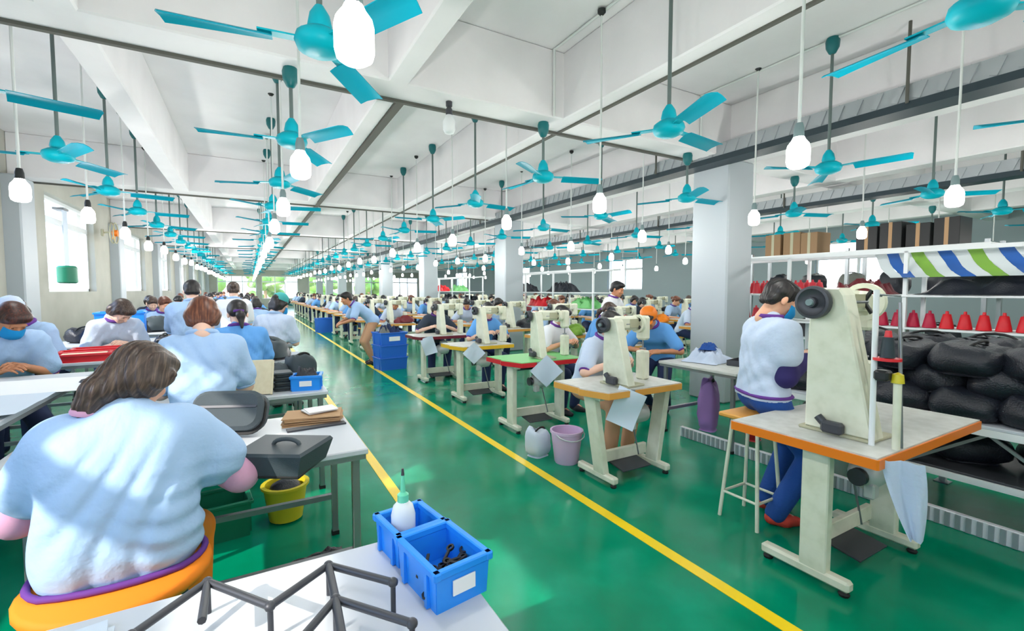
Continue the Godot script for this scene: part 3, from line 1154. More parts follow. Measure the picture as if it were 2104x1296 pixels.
func hair_field(style: String) -> Field:
	var f := Field.new()
	f.ell(Vector3(0, 0.042, 0.022), Vector3(0.086, 0.092, 0.102), 0.02)
	if style == "short":
		f.ell(Vector3(0, 0.085, -0.045), Vector3(0.07, 0.038, 0.06), 0.03)
		f.cap(Vector3(-0.04, -0.03, 0.07), Vector3(0.04, -0.03, 0.07), 0.035, 0.035, 0.03)
		f.cut(Vector3(0, -0.035, -0.125), Vector3(0.1, 0.09, 0.1), 0.015)
		f.cut(Vector3(0, -0.1, -0.03), Vector3(0.11, 0.075, 0.07), 0.015)
	else:
		f.ell(Vector3(0, 0.075, -0.05), Vector3(0.074, 0.045, 0.055), 0.03)
		if style == "bob":
			f.cap(Vector3(-0.05, -0.02, 0.055), Vector3(0.05, -0.02, 0.055), 0.05, 0.05, 0.03)
			f.cap(Vector3(-0.045, -0.07, 0.055), Vector3(0.045, -0.07, 0.055), 0.034, 0.034, 0.03)
			for s in [-1.0, 1.0]:
				f.cap(Vector3(s * 0.078, 0.03, -0.01), Vector3(s * 0.068, -0.05, 0.01), 0.022, 0.018, 0.03)
		elif style == "tail":
			f.cap(Vector3(-0.03, -0.01, 0.07), Vector3(0.03, -0.01, 0.07), 0.04, 0.04, 0.03)
			f.cap(Vector3(0, -0.01, 0.11), Vector3(0.01, -0.08, 0.145), 0.028, 0.034, 0.02)
			f.cap(Vector3(0.01, -0.08, 0.145), Vector3(0.015, -0.19, 0.125), 0.034, 0.012, 0.02)
		elif style == "bun":
			f.cap(Vector3(-0.03, -0.01, 0.07), Vector3(0.03, -0.01, 0.07), 0.04, 0.04, 0.03)
			f.ell(Vector3(0, 0.04, 0.135), Vector3(0.042, 0.04, 0.034), 0.012)
		elif style == "long":
			# gathered low and swept over the left shoulder blade
			f.cap(Vector3(-0.045, -0.02, 0.055), Vector3(0.045, -0.02, 0.055), 0.056, 0.05, 0.04)
			f.cap(Vector3(0.0, -0.03, 0.075), Vector3(-0.03, -0.075, 0.11), 0.058, 0.05, 0.04)
			f.cap(Vector3(-0.03, -0.075, 0.11), Vector3(-0.045, -0.13, 0.105), 0.046, 0.036, 0.02)
			f.cap(Vector3(-0.04, -0.13, 0.105), Vector3(-0.05, -0.2, 0.085), 0.036, 0.018, 0.02)
			f.cap(Vector3(-0.03, -0.12, 0.11), Vector3(-0.035, -0.21, 0.085), 0.03, 0.012, 0.02)
			f.cap(Vector3(0.07, 0.03, -0.03), Vector3(0.06, -0.03, 0.02), 0.026, 0.03, 0.03)
		f.cut(Vector3(0, -0.04, -0.118), Vector3(0.068, 0.1, 0.085), 0.015)
	return f

func hair_mesh(style: String, cell := 0.006) -> ArrayMesh:
	var key := "hair_" + style + str(cell)
	if not part_cache.has(key):
		var a: Array = hair_field(style).surface(cell, 0.0, (2 if style == "short" else 1) if cell < 0.0055 else 0)
		part_cache[key] = MB.new().add(a[0], a[1], a[2]).mesh()
	return part_cache[key]

func mask_mesh() -> ArrayMesh:
	if not part_cache.has("mask"):
		var m := MB.new()
		var g := []
		for i in 7:
			var r := []
			for j in 9:
				var a := (j / 8.0 - 0.5) * 2.4
				var v := i / 6.0
				var rx := 0.069 + 0.004 * sin(v * PI)
				var rz := 0.086 + 0.03 * sin(v * PI) * maxf(cos(a), 0.0)
				r.append(Vector3(sin(a) * rx, lerpf(-0.1, -0.012, v) + 0.012 * cos(a) * (v - 0.5), -cos(a) * rz - 0.018 * (1.0 - 0.3 * (1 - v))))
			g.append(r)
		m.sheet(g, -0.003)
		part_cache["mask"] = m.mesh()
	return part_cache["mask"]

func bend_joint(a: Vector3, t: Vector3, l1: float, l2: float, pole: Vector3) -> Array:
	var d := t - a
	var l := clampf(d.length(), 0.08, l1 + l2 - 0.005)
	var dir := d.normalized()
	var x := (l1 * l1 - l2 * l2 + l * l) / (2.0 * l)
	var h := sqrt(maxf(l1 * l1 - x * x, 0.0))
	var side := (pole - dir * pole.dot(dir)).normalized()
	return [a + dir * x + side * h, a + dir * l]

# A person, facing -z, standing on y = 0 at the origin. s holds the pose and the clothes.
func person(label: String, at: Vector3, turn: float, s: Dictionary, group := "") -> Node3D:
	var t := thing("person", label, "person", at, turn, group)
	var cell: float = s.get("cell", 0.015)
	var hy: float = s.get("hip", 0.62)
	var lean: float = s.get("lean", 0.25)
	var side: float = s.get("side", 0.0)
	var curve: float = s.get("curve", 0.22)
	var wide: float = s.get("wide", 1.0)
	var H := Vector3(0, hy, 0)
	var up := Vector3(sin(side), cos(lean) * cos(side), -sin(lean)).normalized()
	var up2 := Vector3(sin(side) * 1.3, cos(lean + curve), -sin(lean + curve)).normalized()
	var tor: float = s.get("torso", 0.5)
	var W := H + up * tor * 0.36
	var C := W + up2 * tor * 0.34
	var N := C + up2 * tor * 0.28
	var rt := Vector3(cos(side), -sin(side), 0)
	rt = rt.rotated(Vector3.UP, s.get("twist", 0.0))
	var fwd := rt.cross(up2).normalized() * -1.0
	# head
	var hp: float = s.get("nod", 0.3)
	var hb := Basis(Vector3.UP, s.get("look", 0.0)) * Basis(Vector3.RIGHT, -hp) * Basis(Vector3.BACK, s.get("tilt", 0.0))
	var neck := N + up2 * 0.02
	var hc := neck + (up2 * 0.55 + hb.y * 0.45).normalized() * 0.145 + hb * Vector3(0, 0, -0.03)
	var hx := Transform3D(hb, hc)
	var body := Field.new()
	var shirt := Field.new()
	var legs := Field.new()
	for f in [body, shirt]:
		var g: float = 0.0 if f == body else 0.004
		f.cap(H - rt * 0.07 * wide, H + rt * 0.07 * wide, 0.108 * wide + g, 0.108 * wide + g, 0.06)
		f.cap(W - rt * 0.06 * wide, W + rt * 0.06 * wide, 0.096 * wide + g, 0.096 * wide + g, 0.08)
		f.cap(C - rt * 0.075 * wide + fwd * 0.005, C + rt * 0.075 * wide + fwd * 0.005, 0.1 * wide + g, 0.1 * wide + g, 0.08)
		f.cap(N - rt * 0.13 - up2 * 0.045, N + rt * 0.13 - up2 * 0.045, 0.052 + g, 0.052 + g, 0.06)
		f.cap(N - up2 * 0.03, N + up2 * 0.025, 0.065, 0.055, 0.05)
	body.cap(N - up2 * 0.02, hc + hb * Vector3(0, -0.07, 0.02), 0.052, 0.05, 0.03)
	var cuffs := []
	var wrists := []
	var fores := []
	for k in 2:
		var sg := -1.0 if k == 0 else 1.0
		var S: Vector3 = N + rt * sg * (0.158 * lerpf(1.0, wide, 0.6)) - up2 * 0.055 + fwd * s.get("hunch", 0.03)
		var hand: Vector3 = s.get("left" if k == 0 else "right", Vector3(sg * 0.16, hy + 0.16, -0.42))
		var pole: Vector3 = s.get("pole_l" if k == 0 else "pole_r", Vector3(sg * 0.9, -0.6, 0.25))
		var j := bend_joint(S, hand, 0.27, 0.245, pole)
		var E: Vector3 = j[0]
		var Wr: Vector3 = j[1]
		body.cap(S, E, 0.048, 0.04, 0.03)
		body.cap(E, Wr, 0.04, 0.027, 0.02)
		var cut: float = s.get("sleeve", 0.72)
		var e2 := S.lerp(E, cut)
		shirt.cap(S, e2, 0.062 + s.get("loose", 0.0), 0.062 + s.get("loose", 0.0) * 1.3, 0.05)
		cuffs.append([e2, (E - S).normalized()])
		wrists.append([Wr, (Wr - E).normalized(), sg])
		fores.append([E, Wr, S])
	var feet := []
	for k in 2:
		var sg := -1.0 if k == 0 else 1.0
		var hipj: Vector3 = H + rt * sg * 0.085 * wide - Vector3(0, 0.03, 0)
		var foot: Vector3 = s.get("foot_l" if k == 0 else "foot_r", Vector3(sg * 0.13, 0.08, -0.36))
		var j := bend_joint(hipj, foot, 0.43, 0.42, Vector3(sg * 0.15, 0.35, -1))
		var kn: Vector3 = j[0]
		for f in [body, legs]:
			var g: float = 0.0 if f == body else 0.013
			f.cap(hipj, kn, 0.076 * wide + g, 0.056 + g, 0.04)
			f.cap(kn, j[1], 0.055 + g, 0.036 + g * 1.6, 0.02)
		feet.append([j[1], kn])
		body.cap(j[1], j[1] + Vector3(0, -0.035, -0.1), 0.034, 0.026, 0.02)
	legs.cap(H - rt * 0.075 * wide, H + rt * 0.075 * wide, 0.102 * wide, 0.102 * wide, 0.06)
	# one continuous body
	var a := body.surface(cell)
	var mb := MB.new().add(a[0], a[1], a[2])
	var ha := head_arrays()
	mb.add(ha[0], ha[1], ha[2], hx)
	var hn := hand_arrays()
	for w in wrists:
		var dir: Vector3 = w[1]
		var z := -dir
		var x := Vector3.UP.cross(z)
		x = x.normalized() if x.length() > 0.05 else Vector3.RIGHT
		# palms turned a little towards each other
		var bs := Basis(x, z.cross(x), z) * Basis(Vector3.BACK, w[2] * -0.45)
		if w[2] < 0:
			bs = bs * Basis.from_scale(Vector3(-1, 1, 1))
		mb.add(hn[0], hn[1], hn[2], Transform3D(bs, w[0] - dir * 0.01), w[2] < 0)
	var skin: Material = mat(s.get("skin", "skin"))
	obj(t, "body", mb, skin)
	# clothes
	var folds: int = s.get("folds", 0)
	var sa := shirt.surface(s.get("shirt_cell", cell), s.get("shirt_grow", 0.014), folds, Vector3(-9, hy - s.get("hem", 0.06), -9))
	obj(t, "shirt", MB.new().add(sa[0], sa[1], sa[2]), mat(s.get("shirt", "shirt_blue")))
	var la := legs.surface(cell, 0.004)
	obj(t, "trousers", MB.new().add(la[0], la[1], la[2]), mat(s.get("trousers", "jeans_dark")))
	var trim: String = s.get("trim", "purple")
	if trim != "":
		var col := MB.new()
		var ring := []
		for k in 18:
			var an := TAU * k / 18
			ring.append(N + up2 * (0.04 + 0.004 * cos(an)) + rt * sin(an) * 0.074 + fwd * cos(an) * 0.07)
		col.tube(ring, 0.017, 6, -1, true)
		obj(t, "collar", col, mat(trim))
		for c in cuffs:
			var cm := MB.new()
			var y: Vector3 = c[1]
			var x := y.cross(Vector3(0.3, 0.2, 1)).normalized()
			var rr := []
			for k in 16:
				var an := TAU * k / 16
				rr.append(c[0] + y * (0.062 + s.get("loose", 0.0)) + (x * cos(an) + x.cross(y) * sin(an)) * 0.046)
			cm.tube(rr, 0.01, 6, -1, true)
			obj(t, "sleeve_trim", cm, mat(trim))
	if s.has("arm_sleeve"):
		for fo in fores:
			var sf := Field.new()
			sf.cap(fo[2].lerp(fo[0], s.get("arm_sleeve_from", 0.72)), fo[0], 0.054, 0.056, 0.03)
			sf.cap(fo[0], fo[1].lerp(fo[0], 0.08), 0.056, 0.038, 0.03)
			var fa := sf.surface(cell, 0.004)
			obj(t, "arm_sleeve", MB.new().add(fa[0], fa[1], fa[2]), mat(s["arm_sleeve"]))
	if s.has("hem_trim"):
		var hr := []
		for k in 28:
			var an := TAU * k / 28
			var gr: float = s.get("shirt_grow", 0.014) + 0.004
			var ax := signf(sin(an)) * 0.07 * wide * minf(1.0, absf(sin(an)) * 1.6)
			hr.append(H + rt * (ax + sin(an) * (0.112 * wide + gr)) + rt.cross(Vector3.UP) * cos(an) * (0.112 * wide + gr) - Vector3(0, s.get("hem", 0.06) - 0.004, 0))
		obj(t, "hem_trim", MB.new().tube(hr, 0.011, 6, -1, true), mat(s["hem_trim"]))
	# hair, mask, eyes
	var hm := inst(t, "hair", hair_mesh(s.get("hair", "bob"), s.get("hair_cell", 0.008)), mat(s.get("hair_mat", "hair_black")))
	hm.transform = hx
	if s.get("hair", "bob") in ["long", "tail"]:
		var tie := Vector3(-0.042, -0.145, 0.102) if s["hair"] == "long" else Vector3(0, -0.02, 0.115)
		obj(t, "hair_tie", MB.new().lathe([Vector2(0.03, -0.01), Vector2(0.041, -0.009), Vector2(0.044, 0.0), Vector2(0.041, 0.009), Vector2(0.03, 0.01)], 14, hx * Transform3D(Basis(Vector3.RIGHT, 0.35), tie)), mat("pink_sleeve" if s["hair"] == "long" else "purple"))
	if s.has("mask"):
		var mk := inst(t, "face_mask", mask_mesh(), mat(s["mask"]))
		mk.transform = hx
	if s.get("eyes", true):
		for sg in [-1.0, 1.0]:
			obj(t, "eye", MB.new().ell(hx * Vector3(sg * 0.031, 0.005, -0.0865), Vector3(0.009, 0.004, 0.004), 8, 5, hb), mat("eye_dark"))
	if s.has("cap"):
		var cp := MB.new()
		cp.lathe([Vector2(0, 0.155), Vector2(0.05, 0.15), Vector2(0.088, 0.115), Vector2(0.1, 0.06), Vector2(0.098, 0.045)], 18, Transform3D(hb, hc + hb * Vector3(0, -0.005, 0.015)), 0.4)
		cp.ell(hc + hb * Vector3(0, 0.055, -0.1), Vector3(0.07, 0.006, 0.06), 12, 4, hb)
		obj(t, "cap", cp, mat(s["cap"]))
	for f in feet:
		var ank: Vector3 = f[0]
		var sh := Field.new()
		sh.cap(ank + Vector3(0, -0.03, 0.025), ank + Vector3(0, -0.045, -0.06), 0.042, 0.042, 0.03)
		sh.cap(ank + Vector3(0, -0.045, -0.06), ank + Vector3(0, -0.055, -0.14), 0.042, 0.03, 0.03)
		var fa := sh.surface(maxf(cell, 0.01), 0.0, 0, Vector3(-9, 0.004, -9))
		obj(t, "shoe", MB.new().add(fa[0], fa[1], fa[2]), mat(s.get("shoes", "shoe_dark")))
	return t

# ------------------------------------------------------------------ benches and what lies on them, left of the aisle
func bench(label: String, x0: float, x1: float, z0: float, z1: float, h: float, group := "", top := "table_white") -> Node3D:
	var c := Vector3((x0 + x1) / 2, 0, (z0 + z1) / 2)
	var t := thing("work_bench", label, "table", c, 0, group)
	var w := absf(x1 - x0)
	var d := absf(z1 - z0)
	obj(t, "tabletop", MB.new().box(Vector3(0, h - 0.014, 0), Vector3(w, 0.028, d), 0.005), mat(top))
	obj(t, "edge_trim", MB.new().box(Vector3(0, h - 0.04, 0), Vector3(w - 0.02, 0.024, d - 0.02)), mat("steel"))
	for sx in [-1, 1]:
		for sz in [-1, 1]:
			var p := Vector3(sx * (w / 2 - 0.05), 0, sz * (d / 2 - 0.06))
			var l := obj(t, "leg", MB.new().box(p + Vector3(0, (h - 0.05) / 2, 0), Vector3(0.035, h - 0.05, 0.035), 0.004), mat("steel"))
			obj(l, "foot_cap", MB.new().box(p + Vector3(0, 0.012, 0), Vector3(0.042, 0.024, 0.042)), mat("rubber"))
	for sz in [-1, 1]:
		obj(t, "stretcher", MB.new().box(Vector3(0, 0.24, sz * (d / 2 - 0.06)), Vector3(w - 0.12, 0.03, 0.03)), mat("steel"))
	return t

func crate(label: String, at: Vector3, s: Vector3, turn: float, m: String, group := "", tag := false) -> Node3D:
	var t := thing("plastic_crate", label, "crate", at, turn, group)
	var w := 0.006 + s.x * 0.012
	var b := MB.new()
	b.box(Vector3(0, w / 2, 0), Vector3(s.x * 0.94, w, s.z * 0.94))
	# sloping walls
	for k in 4:
		var bs := Basis(Vector3.UP, PI / 2 * k)
		var lx := s.x if k % 2 == 0 else s.z
		var lz := s.z if k % 2 == 0 else s.x
		var p := PackedVector2Array([Vector2(-lx * 0.47, 0), Vector2(lx * 0.47, 0), Vector2(lx * 0.5, s.y), Vector2(-lx * 0.5, s.y)])
		var tilt := atan2(lz * 0.03, s.y)
		b.extr(p, w, Transform3D(bs * Basis(Vector3.RIGHT, tilt), bs * Vector3(0, 0, lz * 0.47 - w * 0.3)))
	obj(t, "crate_body", b, mat(m))
	var r := MB.new()
	var rw := 0.014 + s.x * 0.03
	for sg in [-1, 1]:
		r.box(Vector3(0, s.y - 0.008, sg * (s.z / 2 - 0.002)), Vector3(s.x + rw, 0.02, rw), 0.003)
		r.box(Vector3(sg * (s.x / 2 - 0.002), s.y - 0.008, 0), Vector3(rw, 0.02, s.z + rw), 0.003)
	obj(t, "rim", r, mat(m))
	for sg in [-1, 1]:
		for q in [-0.3, 0.3]:
			obj(t, "rib", MB.new().box(Vector3(sg * (s.x * 0.485 + 0.004), s.y * 0.45, q * s.z), Vector3(0.01, s.y * 0.86, 0.012)), mat(m))
	if tag:
		obj(t, "label_card", MB.new().box(Vector3(0, s.y * 0.5, s.z * 0.485 + 0.006), Vector3(s.x * 0.42, s.y * 0.36, 0.003)), mat("paper"))
	return t

# a soft bag: lumpy loaf with a flap and a strap
func bag(label: String, at: Vector3, s: Vector3, turn: float, m: String, sd: int, group := "") -> Node3D:
	var t := thing("fabric_bag", label, "bag", at, turn, group)
	var n := FastNoiseLite.new()
	n.seed = sd
	n.frequency = 3.2
	var rings := []
	var k := 16
	for i in 11:
		var u := i / 10.0
		var y := s.y * (0.5 - 0.5 * cos(u * PI))
		var sc := pow(maxf(sin(u * PI), 0.0), 0.35) if i > 0 else 0.82
		if i == 10:
			sc = 0.12
		var r := []
		for j in k:
			var a := TAU * j / k
			var q := Vector3(signf(cos(a)) * pow(absf(cos(a)), 0.6) * s.x / 2 * sc, 0, signf(sin(a)) * pow(absf(sin(a)), 0.6) * s.z / 2 * sc)
			var dd := n.get_noise_3d(q.x * 2 + sd, y * 2, q.z * 2)
			q *= 1.0 + 0.16 * dd
			q.y = y * (1.0 + 0.28 * n.get_noise_3d(q.x * 2, 7.0, q.z * 2)) if i > 0 else 0.0
			r.append(q)
		rings.append(r)
	obj(t, "bag_body", MB.new().loft(rings), mat(m))
	var st := []
	for i in 9:
		var a := PI * i / 8.0
		st.append(Vector3(cos(a) * s.x * 0.3, s.y * (0.86 + 0.24 * sin(a)), 0.02 + s.z * 0.1 * sin(a)))
	obj(t, "strap", MB.new().tube(st, 0.009, 6), mat("rubber"))
	return t

func rbag(src: Node3D, label: String, at: Vector3, turn: float, group: String, sc := 1.0) -> Node3D:
	var o := dup(src, "fabric_bag", label, at, turn, group)
	o.scale = Vector3.ONE * sc
	return o

func stool(label: String, at: Vector3, r: float, h: float, seat: String, legm: String, group := "", round := true, turn := 0.0) -> Node3D:
	var t := thing("stool", label, "stool", at, turn, group)
	if round:
		obj(t, "seat", MB.new().lathe([Vector2(0, h - 0.05), Vector2(r * 0.93, h - 0.05), Vector2(r, h - 0.03), Vector2(r, h - 0.012), Vector2(r * 0.95, h), Vector2(0, h - 0.004)], 28, Transform3D(), 0.4), mat(seat))
	else:
		obj(t, "seat", MB.new().box(Vector3(0, h - 0.015, 0), Vector3(r * 1.8, 0.03, r * 1.8), 0.008), mat(seat))
	for k in 4:
		var a := PI / 4 + PI / 2 * k
		var d := Vector3(cos(a), 0, sin(a))
		obj(t, "leg", MB.new().tube([d * r * 0.72 + Vector3(0, h - 0.04, 0), d * r * 1.12], 0.012, 8), mat(legm))
	var ring := []
	for k in 4:
		var a := PI / 4 + PI / 2 * k
		ring.append(Vector3(cos(a), 0, sin(a)) * r * 1.02 + Vector3(0, h * 0.24, 0))
	for k in 4:
		obj(t, "foot_rail", MB.new().tube([ring[k], ring[(k + 1) % 4]], 0.009, 8), mat(legm))
	return t

func paper_pile(label: String, at: Vector3, w: float, d: float, n: int, turn: float, m: String, group := "") -> Node3D:
	var t := thing("paper_stack", label, "paper", at, turn, group)
	for k in n:
		var b := Basis(Vector3.UP, rng.randf_range(-0.12, 0.12))
		obj(t, "sheet", MB.new().box(Vector3(rng.randf_range(-0.012, 0.012), 0.003 + k * 0.006, rng.randf_range(-0.012, 0.012)), Vector3(w, 0.005, d), 0.0, b), mat(m))
	return t

func rumpled(label: String, called: String, cat: String, at: Vector3, w: float, d: float, h: float, turn: float, m: String, sd: int, group := "") -> MeshInstance3D:
	var n := FastNoiseLite.new()
	n.seed = sd
	n.frequency = 1.0
	var g := []
	for i in 15:
		var r := []
		for j in 15:
			var u := j / 14.0 - 0.5
			var v := i / 14.0 - 0.5
			var e := minf(0.5 - absf(u), 0.5 - absf(v))
			var y := h * smoothstep(0.0, 0.22, e) * (0.62 + 0.7 * n.get_noise_2d(u * 4.0 + sd, v * 4.0)) + 0.004
			r.append(Vector3(u * w * (1 + 0.14 * n.get_noise_2d(v * 5, 3.0)), maxf(y, 0.004), v * d * (1 + 0.14 * n.get_noise_2d(u * 5, 9.0))))
		g.append(r)
	return one(called, MB.new().sheet(g, 0.003), mat(m), label, cat, at, turn, group)

func build_left():
	var H := 0.75
	bench("white work bench in the near foreground with the blue bins on it", -0.98, 0.48, -1.36, -0.5, H)
	bench("white work bench ahead of the foreground woman, with dark bag shells on it", -0.98, 0.47, -3.0, -2.2, H)
	bench("white work bench under the cream boards, beyond the auburn-haired worker", -0.98, 0.49, -4.45, -3.62, H)
	bench("white bench on the far left spread with white paper sheets", -2.15, -1.04, -4.6, -2.55, 0.88)
	bench("white bench on the far left carrying the red trays", -2.15, -1.04, -5.95, -5.2, 0.88)
	stool("orange round stool under the foreground woman", Vector3(-0.39, 0, -1.9), 0.25, 0.585, "orange_cloth", "steel_dark")
	# --- near bench: two blue bins with a bottle, and the dark metal rods
	var g := Vector3(0.41, H, -1.08)
	crate("bright blue plastic bin of dark metal parts with white card, front of the near bench", g, Vector3(0.148, 0.102, 0.2), deg_to_rad(9), "blue_plastic", "", true)
	crate("bright blue plastic bin holding the white spray bottle, behind the bin of parts", Vector3(0.385, H, -1.275), Vector3(0.14, 0.095, 0.15), deg_to_rad(9), "blue_plastic")
	for k in 34:
		var a := rng.randf() * TAU
		var p := g + Vector3(rng.randf_range(-0.045, 0.045), 0.018 + 0.013 * (k % 4), rng.randf_range(-0.03, 0.065))
		var m := MB.new().bar(Vector3(-0.018, 0, 0), Vector3(0.018, 0, 0), 0.008, 0.006, 0.001)
		m.lathe([Vector2(0.006, -0.003), Vector2(0.011, -0.003), Vector2(0.011, 0.003), Vector2(0.006, 0.003)], 10, Transform3D(Basis(), Vector3(0.026, 0, 0)))
		var e := one("metal_buckle", m, mat("black" if k % 4 else "steel_dark"), "small dark metal buckle among others in the front blue bin", "buckle", p, a, "buckles in the blue bin")
		e.rotation = Vector3(rng.randf_range(-0.4, 0.4), a, rng.randf_range(-0.4, 0.4))
	var bt := thing("spray_bottle", "white translucent squeeze bottle with mint green nozzle in the rear blue bin", "bottle", Vector3(0.365, H + 0.01, -1.27))
	obj(bt, "bottle_body", MB.new().lathe([Vector2(0, 0), Vector2(0.03, 0), Vector2(0.034, 0.006), Vector2(0.034, 0.1), Vector2(0.028, 0.125), Vector2(0.014, 0.14), Vector2(0, 0.14)], 20, Transform3D(), 0.5), mat("clear_bottle"))
	obj(bt, "nozzle", MB.new().lathe([Vector2(0, 0.138), Vector2(0.016, 0.138), Vector2(0.016, 0.158), Vector2(0.008, 0.165), Vector2(0.004, 0.215), Vector2(0, 0.216)], 14), mat("mint"))
	obj(bt, "nozzle_tip", MB.new().lathe([Vector2(0, 0.213), Vector2(0.005, 0.213), Vector2(0.003, 0.232), Vector2(0, 0.232)], 10), mat("steel_dark"))
	rods()
	# --- second bench
	var shell := thing("bag_shell", "slate grey bag shell with a handle, at the foreground woman's right hand", "bag", Vector3(0.1, H, -2.12), deg_to_rad(-32))
	var b := MB.new()
	b.loft([
		[Vector3(-0.115, 0, 0.1), Vector3(0.105, 0, 0.1), Vector3(0.12, 0, -0.09), Vector3(-0.13, 0, -0.09)],
		[Vector3(-0.14, 0.015, 0.105), Vector3(0.12, 0.015, 0.105), Vector3(0.14, 0.015, -0.1), Vector3(-0.15, 0.015, -0.1)],
		[Vector3(-0.15, 0.09, 0.11), Vector3(0.135, 0.09, 0.11), Vector3(0.17, 0.1, -0.11), Vector3(-0.14, 0.1, -0.11)],
		[Vector3(-0.14, 0.1, 0.1), Vector3(0.125, 0.1, 0.1), Vector3(0.16, 0.112, -0.105), Vector3(-0.13, 0.112, -0.105)]], true, true, true)
	obj(shell, "shell_body", b, mat("slate_fabric"))
	obj(shell, "base_welt", MB.new().box(Vector3(0, 0.008, 0), Vector3(0.25, 0.016, 0.21), 0.005), mat("rubber"))
	var hd := []
	for k in 9:
		var a := PI * k / 8
		hd.append(Vector3(cos(a) * 0.055 + 0.02, 0.105 + 0.024 * sin(a), 0.0))
	obj(shell, "handle", MB.new().tube(hd, 0.009, 8), mat("grey_fabric")).set_meta("label", "lighter grey handle")
	var gc := thing("bag_shell", "rounded grey moulded bag shell lying behind the handled one", "bag", Vector3(-0.1, H, -2.74), deg_to_rad(-24))
	var pr := rrect(0.34, 0.2, 0.07, 5)
	obj(gc, "shell_body", MB.new().extr(pr, 0.12, Transform3D(Basis(Vector3.RIGHT, -0.42), Vector3(0, 0.125, 0)), 0.018), mat("grey_fabric"))
	obj(gc, "rim_welt", MB.new().extr(rrect(0.352, 0.212, 0.075, 5), 0.02, Transform3D(Basis(Vector3.RIGHT, -0.42), Vector3(0, 0.118, 0.015))), mat("rubber"))
	obj(gc, "zip", MB.new().extr(rrect(0.3, 0.012, 0.005, 2), 0.008, Transform3D(Basis(Vector3.RIGHT, -0.42), Vector3(0, 0.165, 0.05))), mat("steel_dark"))
	var bd := thing("board", "cream cardboard panel leaning behind the grey bag shell", "board", Vector3(-0.02, H, -3.76), deg_to_rad(-14))
	obj(bd, "panel", MB.new().box(Vector3(0, 0.125, 0), Vector3(0.3, 0.25, 0.008), 0.002, Basis(Vector3.RIGHT, -0.35)), mat("cream_board"))
	obj(bd, "fold", MB.new().box(Vector3(0.152, 0.12, 0.0), Vector3(0.012, 0.25, 0.02), 0.002, Basis(Vector3.RIGHT, -0.35)), mat("cream_board"))
	obj(bd, "support", MB.new().box(Vector3(0, 0.1, -0.065), Vector3(0.28, 0.2, 0.008), 0.002, Basis(Vector3.RIGHT, 0.3)), mat("cream_board"))
	rumpled("dark olive grey cloth heaped against the grey bag shell", "cloth_heap", "cloth", Vector3(-0.3, H, -2.88), 0.3, 0.16, 0.14, -0.2, "grey_cloth", 5)
	rumpled("black cloth piece beside the grey shell, in front of the auburn-haired worker", "cloth_heap", "cloth", Vector3(-0.42, H, -2.7), 0.2, 0.2, 0.07, 0.4, "black_fabric", 6)
	paper_pile("loose white papers under the grey bag shell", Vector3(-0.36, H, -2.45), 0.26, 0.19, 4, 0.3, "paper")
	paper_pile("stack of brown kraft sheets on the right end of the second bench", Vector3(0.3, H, -2.84), 0.3, 0.2, 7, -0.1, "kraft")
	paper_pile("white papers on top of the brown kraft sheets", Vector3(0.33, H + 0.043, -2.86), 0.16, 0.12, 3, 0.25, "paper")
	one("ruler", MB.new().box(Vector3(0, 0.005, 0), Vector3(0.3, 0.01, 0.05), 0.002), mat("steel_dark"), "dark metal ruler lying in front of the kraft sheets", "ruler", Vector3(0.3, H, -2.68), 0.06)
	var wb := thing("cutting_knife", "small grey hand knife lying on white paper at the bench front", "knife", Vector3(-0.12, H, -2.42), 0.8)
	obj(wb, "knife_handle", MB.new().box(Vector3(0, 0.008, 0), Vector3(0.09, 0.014, 0.018), 0.004), mat("cream_dark"))
	obj(wb, "blade", MB.new().extr(PackedVector2Array([Vector2(0.04, -0.007), Vector2(0.09, -0.007), Vector2(0.1, 0.004), Vector2(0.04, 0.007)]), 0.002, Transform3D(Basis(Vector3.RIGHT, PI / 2), Vector3(0, 0.008, 0))), mat("steel"))
	# below the second bench
	var yb := thing("basket", "round yellow plastic basket on the floor under the second bench", "basket", Vector3(0.17, 0, -3.3))
	var bk := MB.new().lathe([Vector2(0, 0.012), Vector2(0.1, 0.012), Vector2(0.13, 0.22), Vector2(0.145, 0.225), Vector2(0.145, 0.24), Vector2(0.12, 0.24), Vector2(0.092, 0.025), Vector2(0, 0.025)], 22)
	obj(yb, "basket_body", bk, mat("yellow_plastic"))
	obj(yb, "contents", MB.new().ell(Vector3(0, 0.2, 0), Vector3(0.1, 0.06, 0.1), 12, 6), mat("black_fabric"))
	crate("teal green plastic tub on the floor under the second bench", Vector3(-0.25, 0, -3.3), Vector3(0.42, 0.22, 0.3), 0.1, "green_plastic")
	rumpled("dark cloth scraps on the floor under the second bench", "cloth_scraps", "cloth", Vector3(0.28, 0, -2.62), 0.36, 0.18, 0.07, 0.3, "black_fabric", 8)
	# --- third bench
	paper_pile("white paper sheets lying on the third bench", Vector3(-0.05, H, -4.0), 0.3, 0.22, 4, 0.2, "paper")
	crate("small bright blue bin of dark parts at the aisle end of the third bench", Vector3(0.36, H, -3.78), Vector3(0.2, 0.11, 0.17), -0.2, "blue_plastic", "", true)
	rumpled("dark parts heaped in the small blue bin on the third bench", "parts_heap", "parts", Vector3(0.36, H + 0.075, -3.78), 0.16, 0.13, 0.09, 0, "black_fabric", 12)
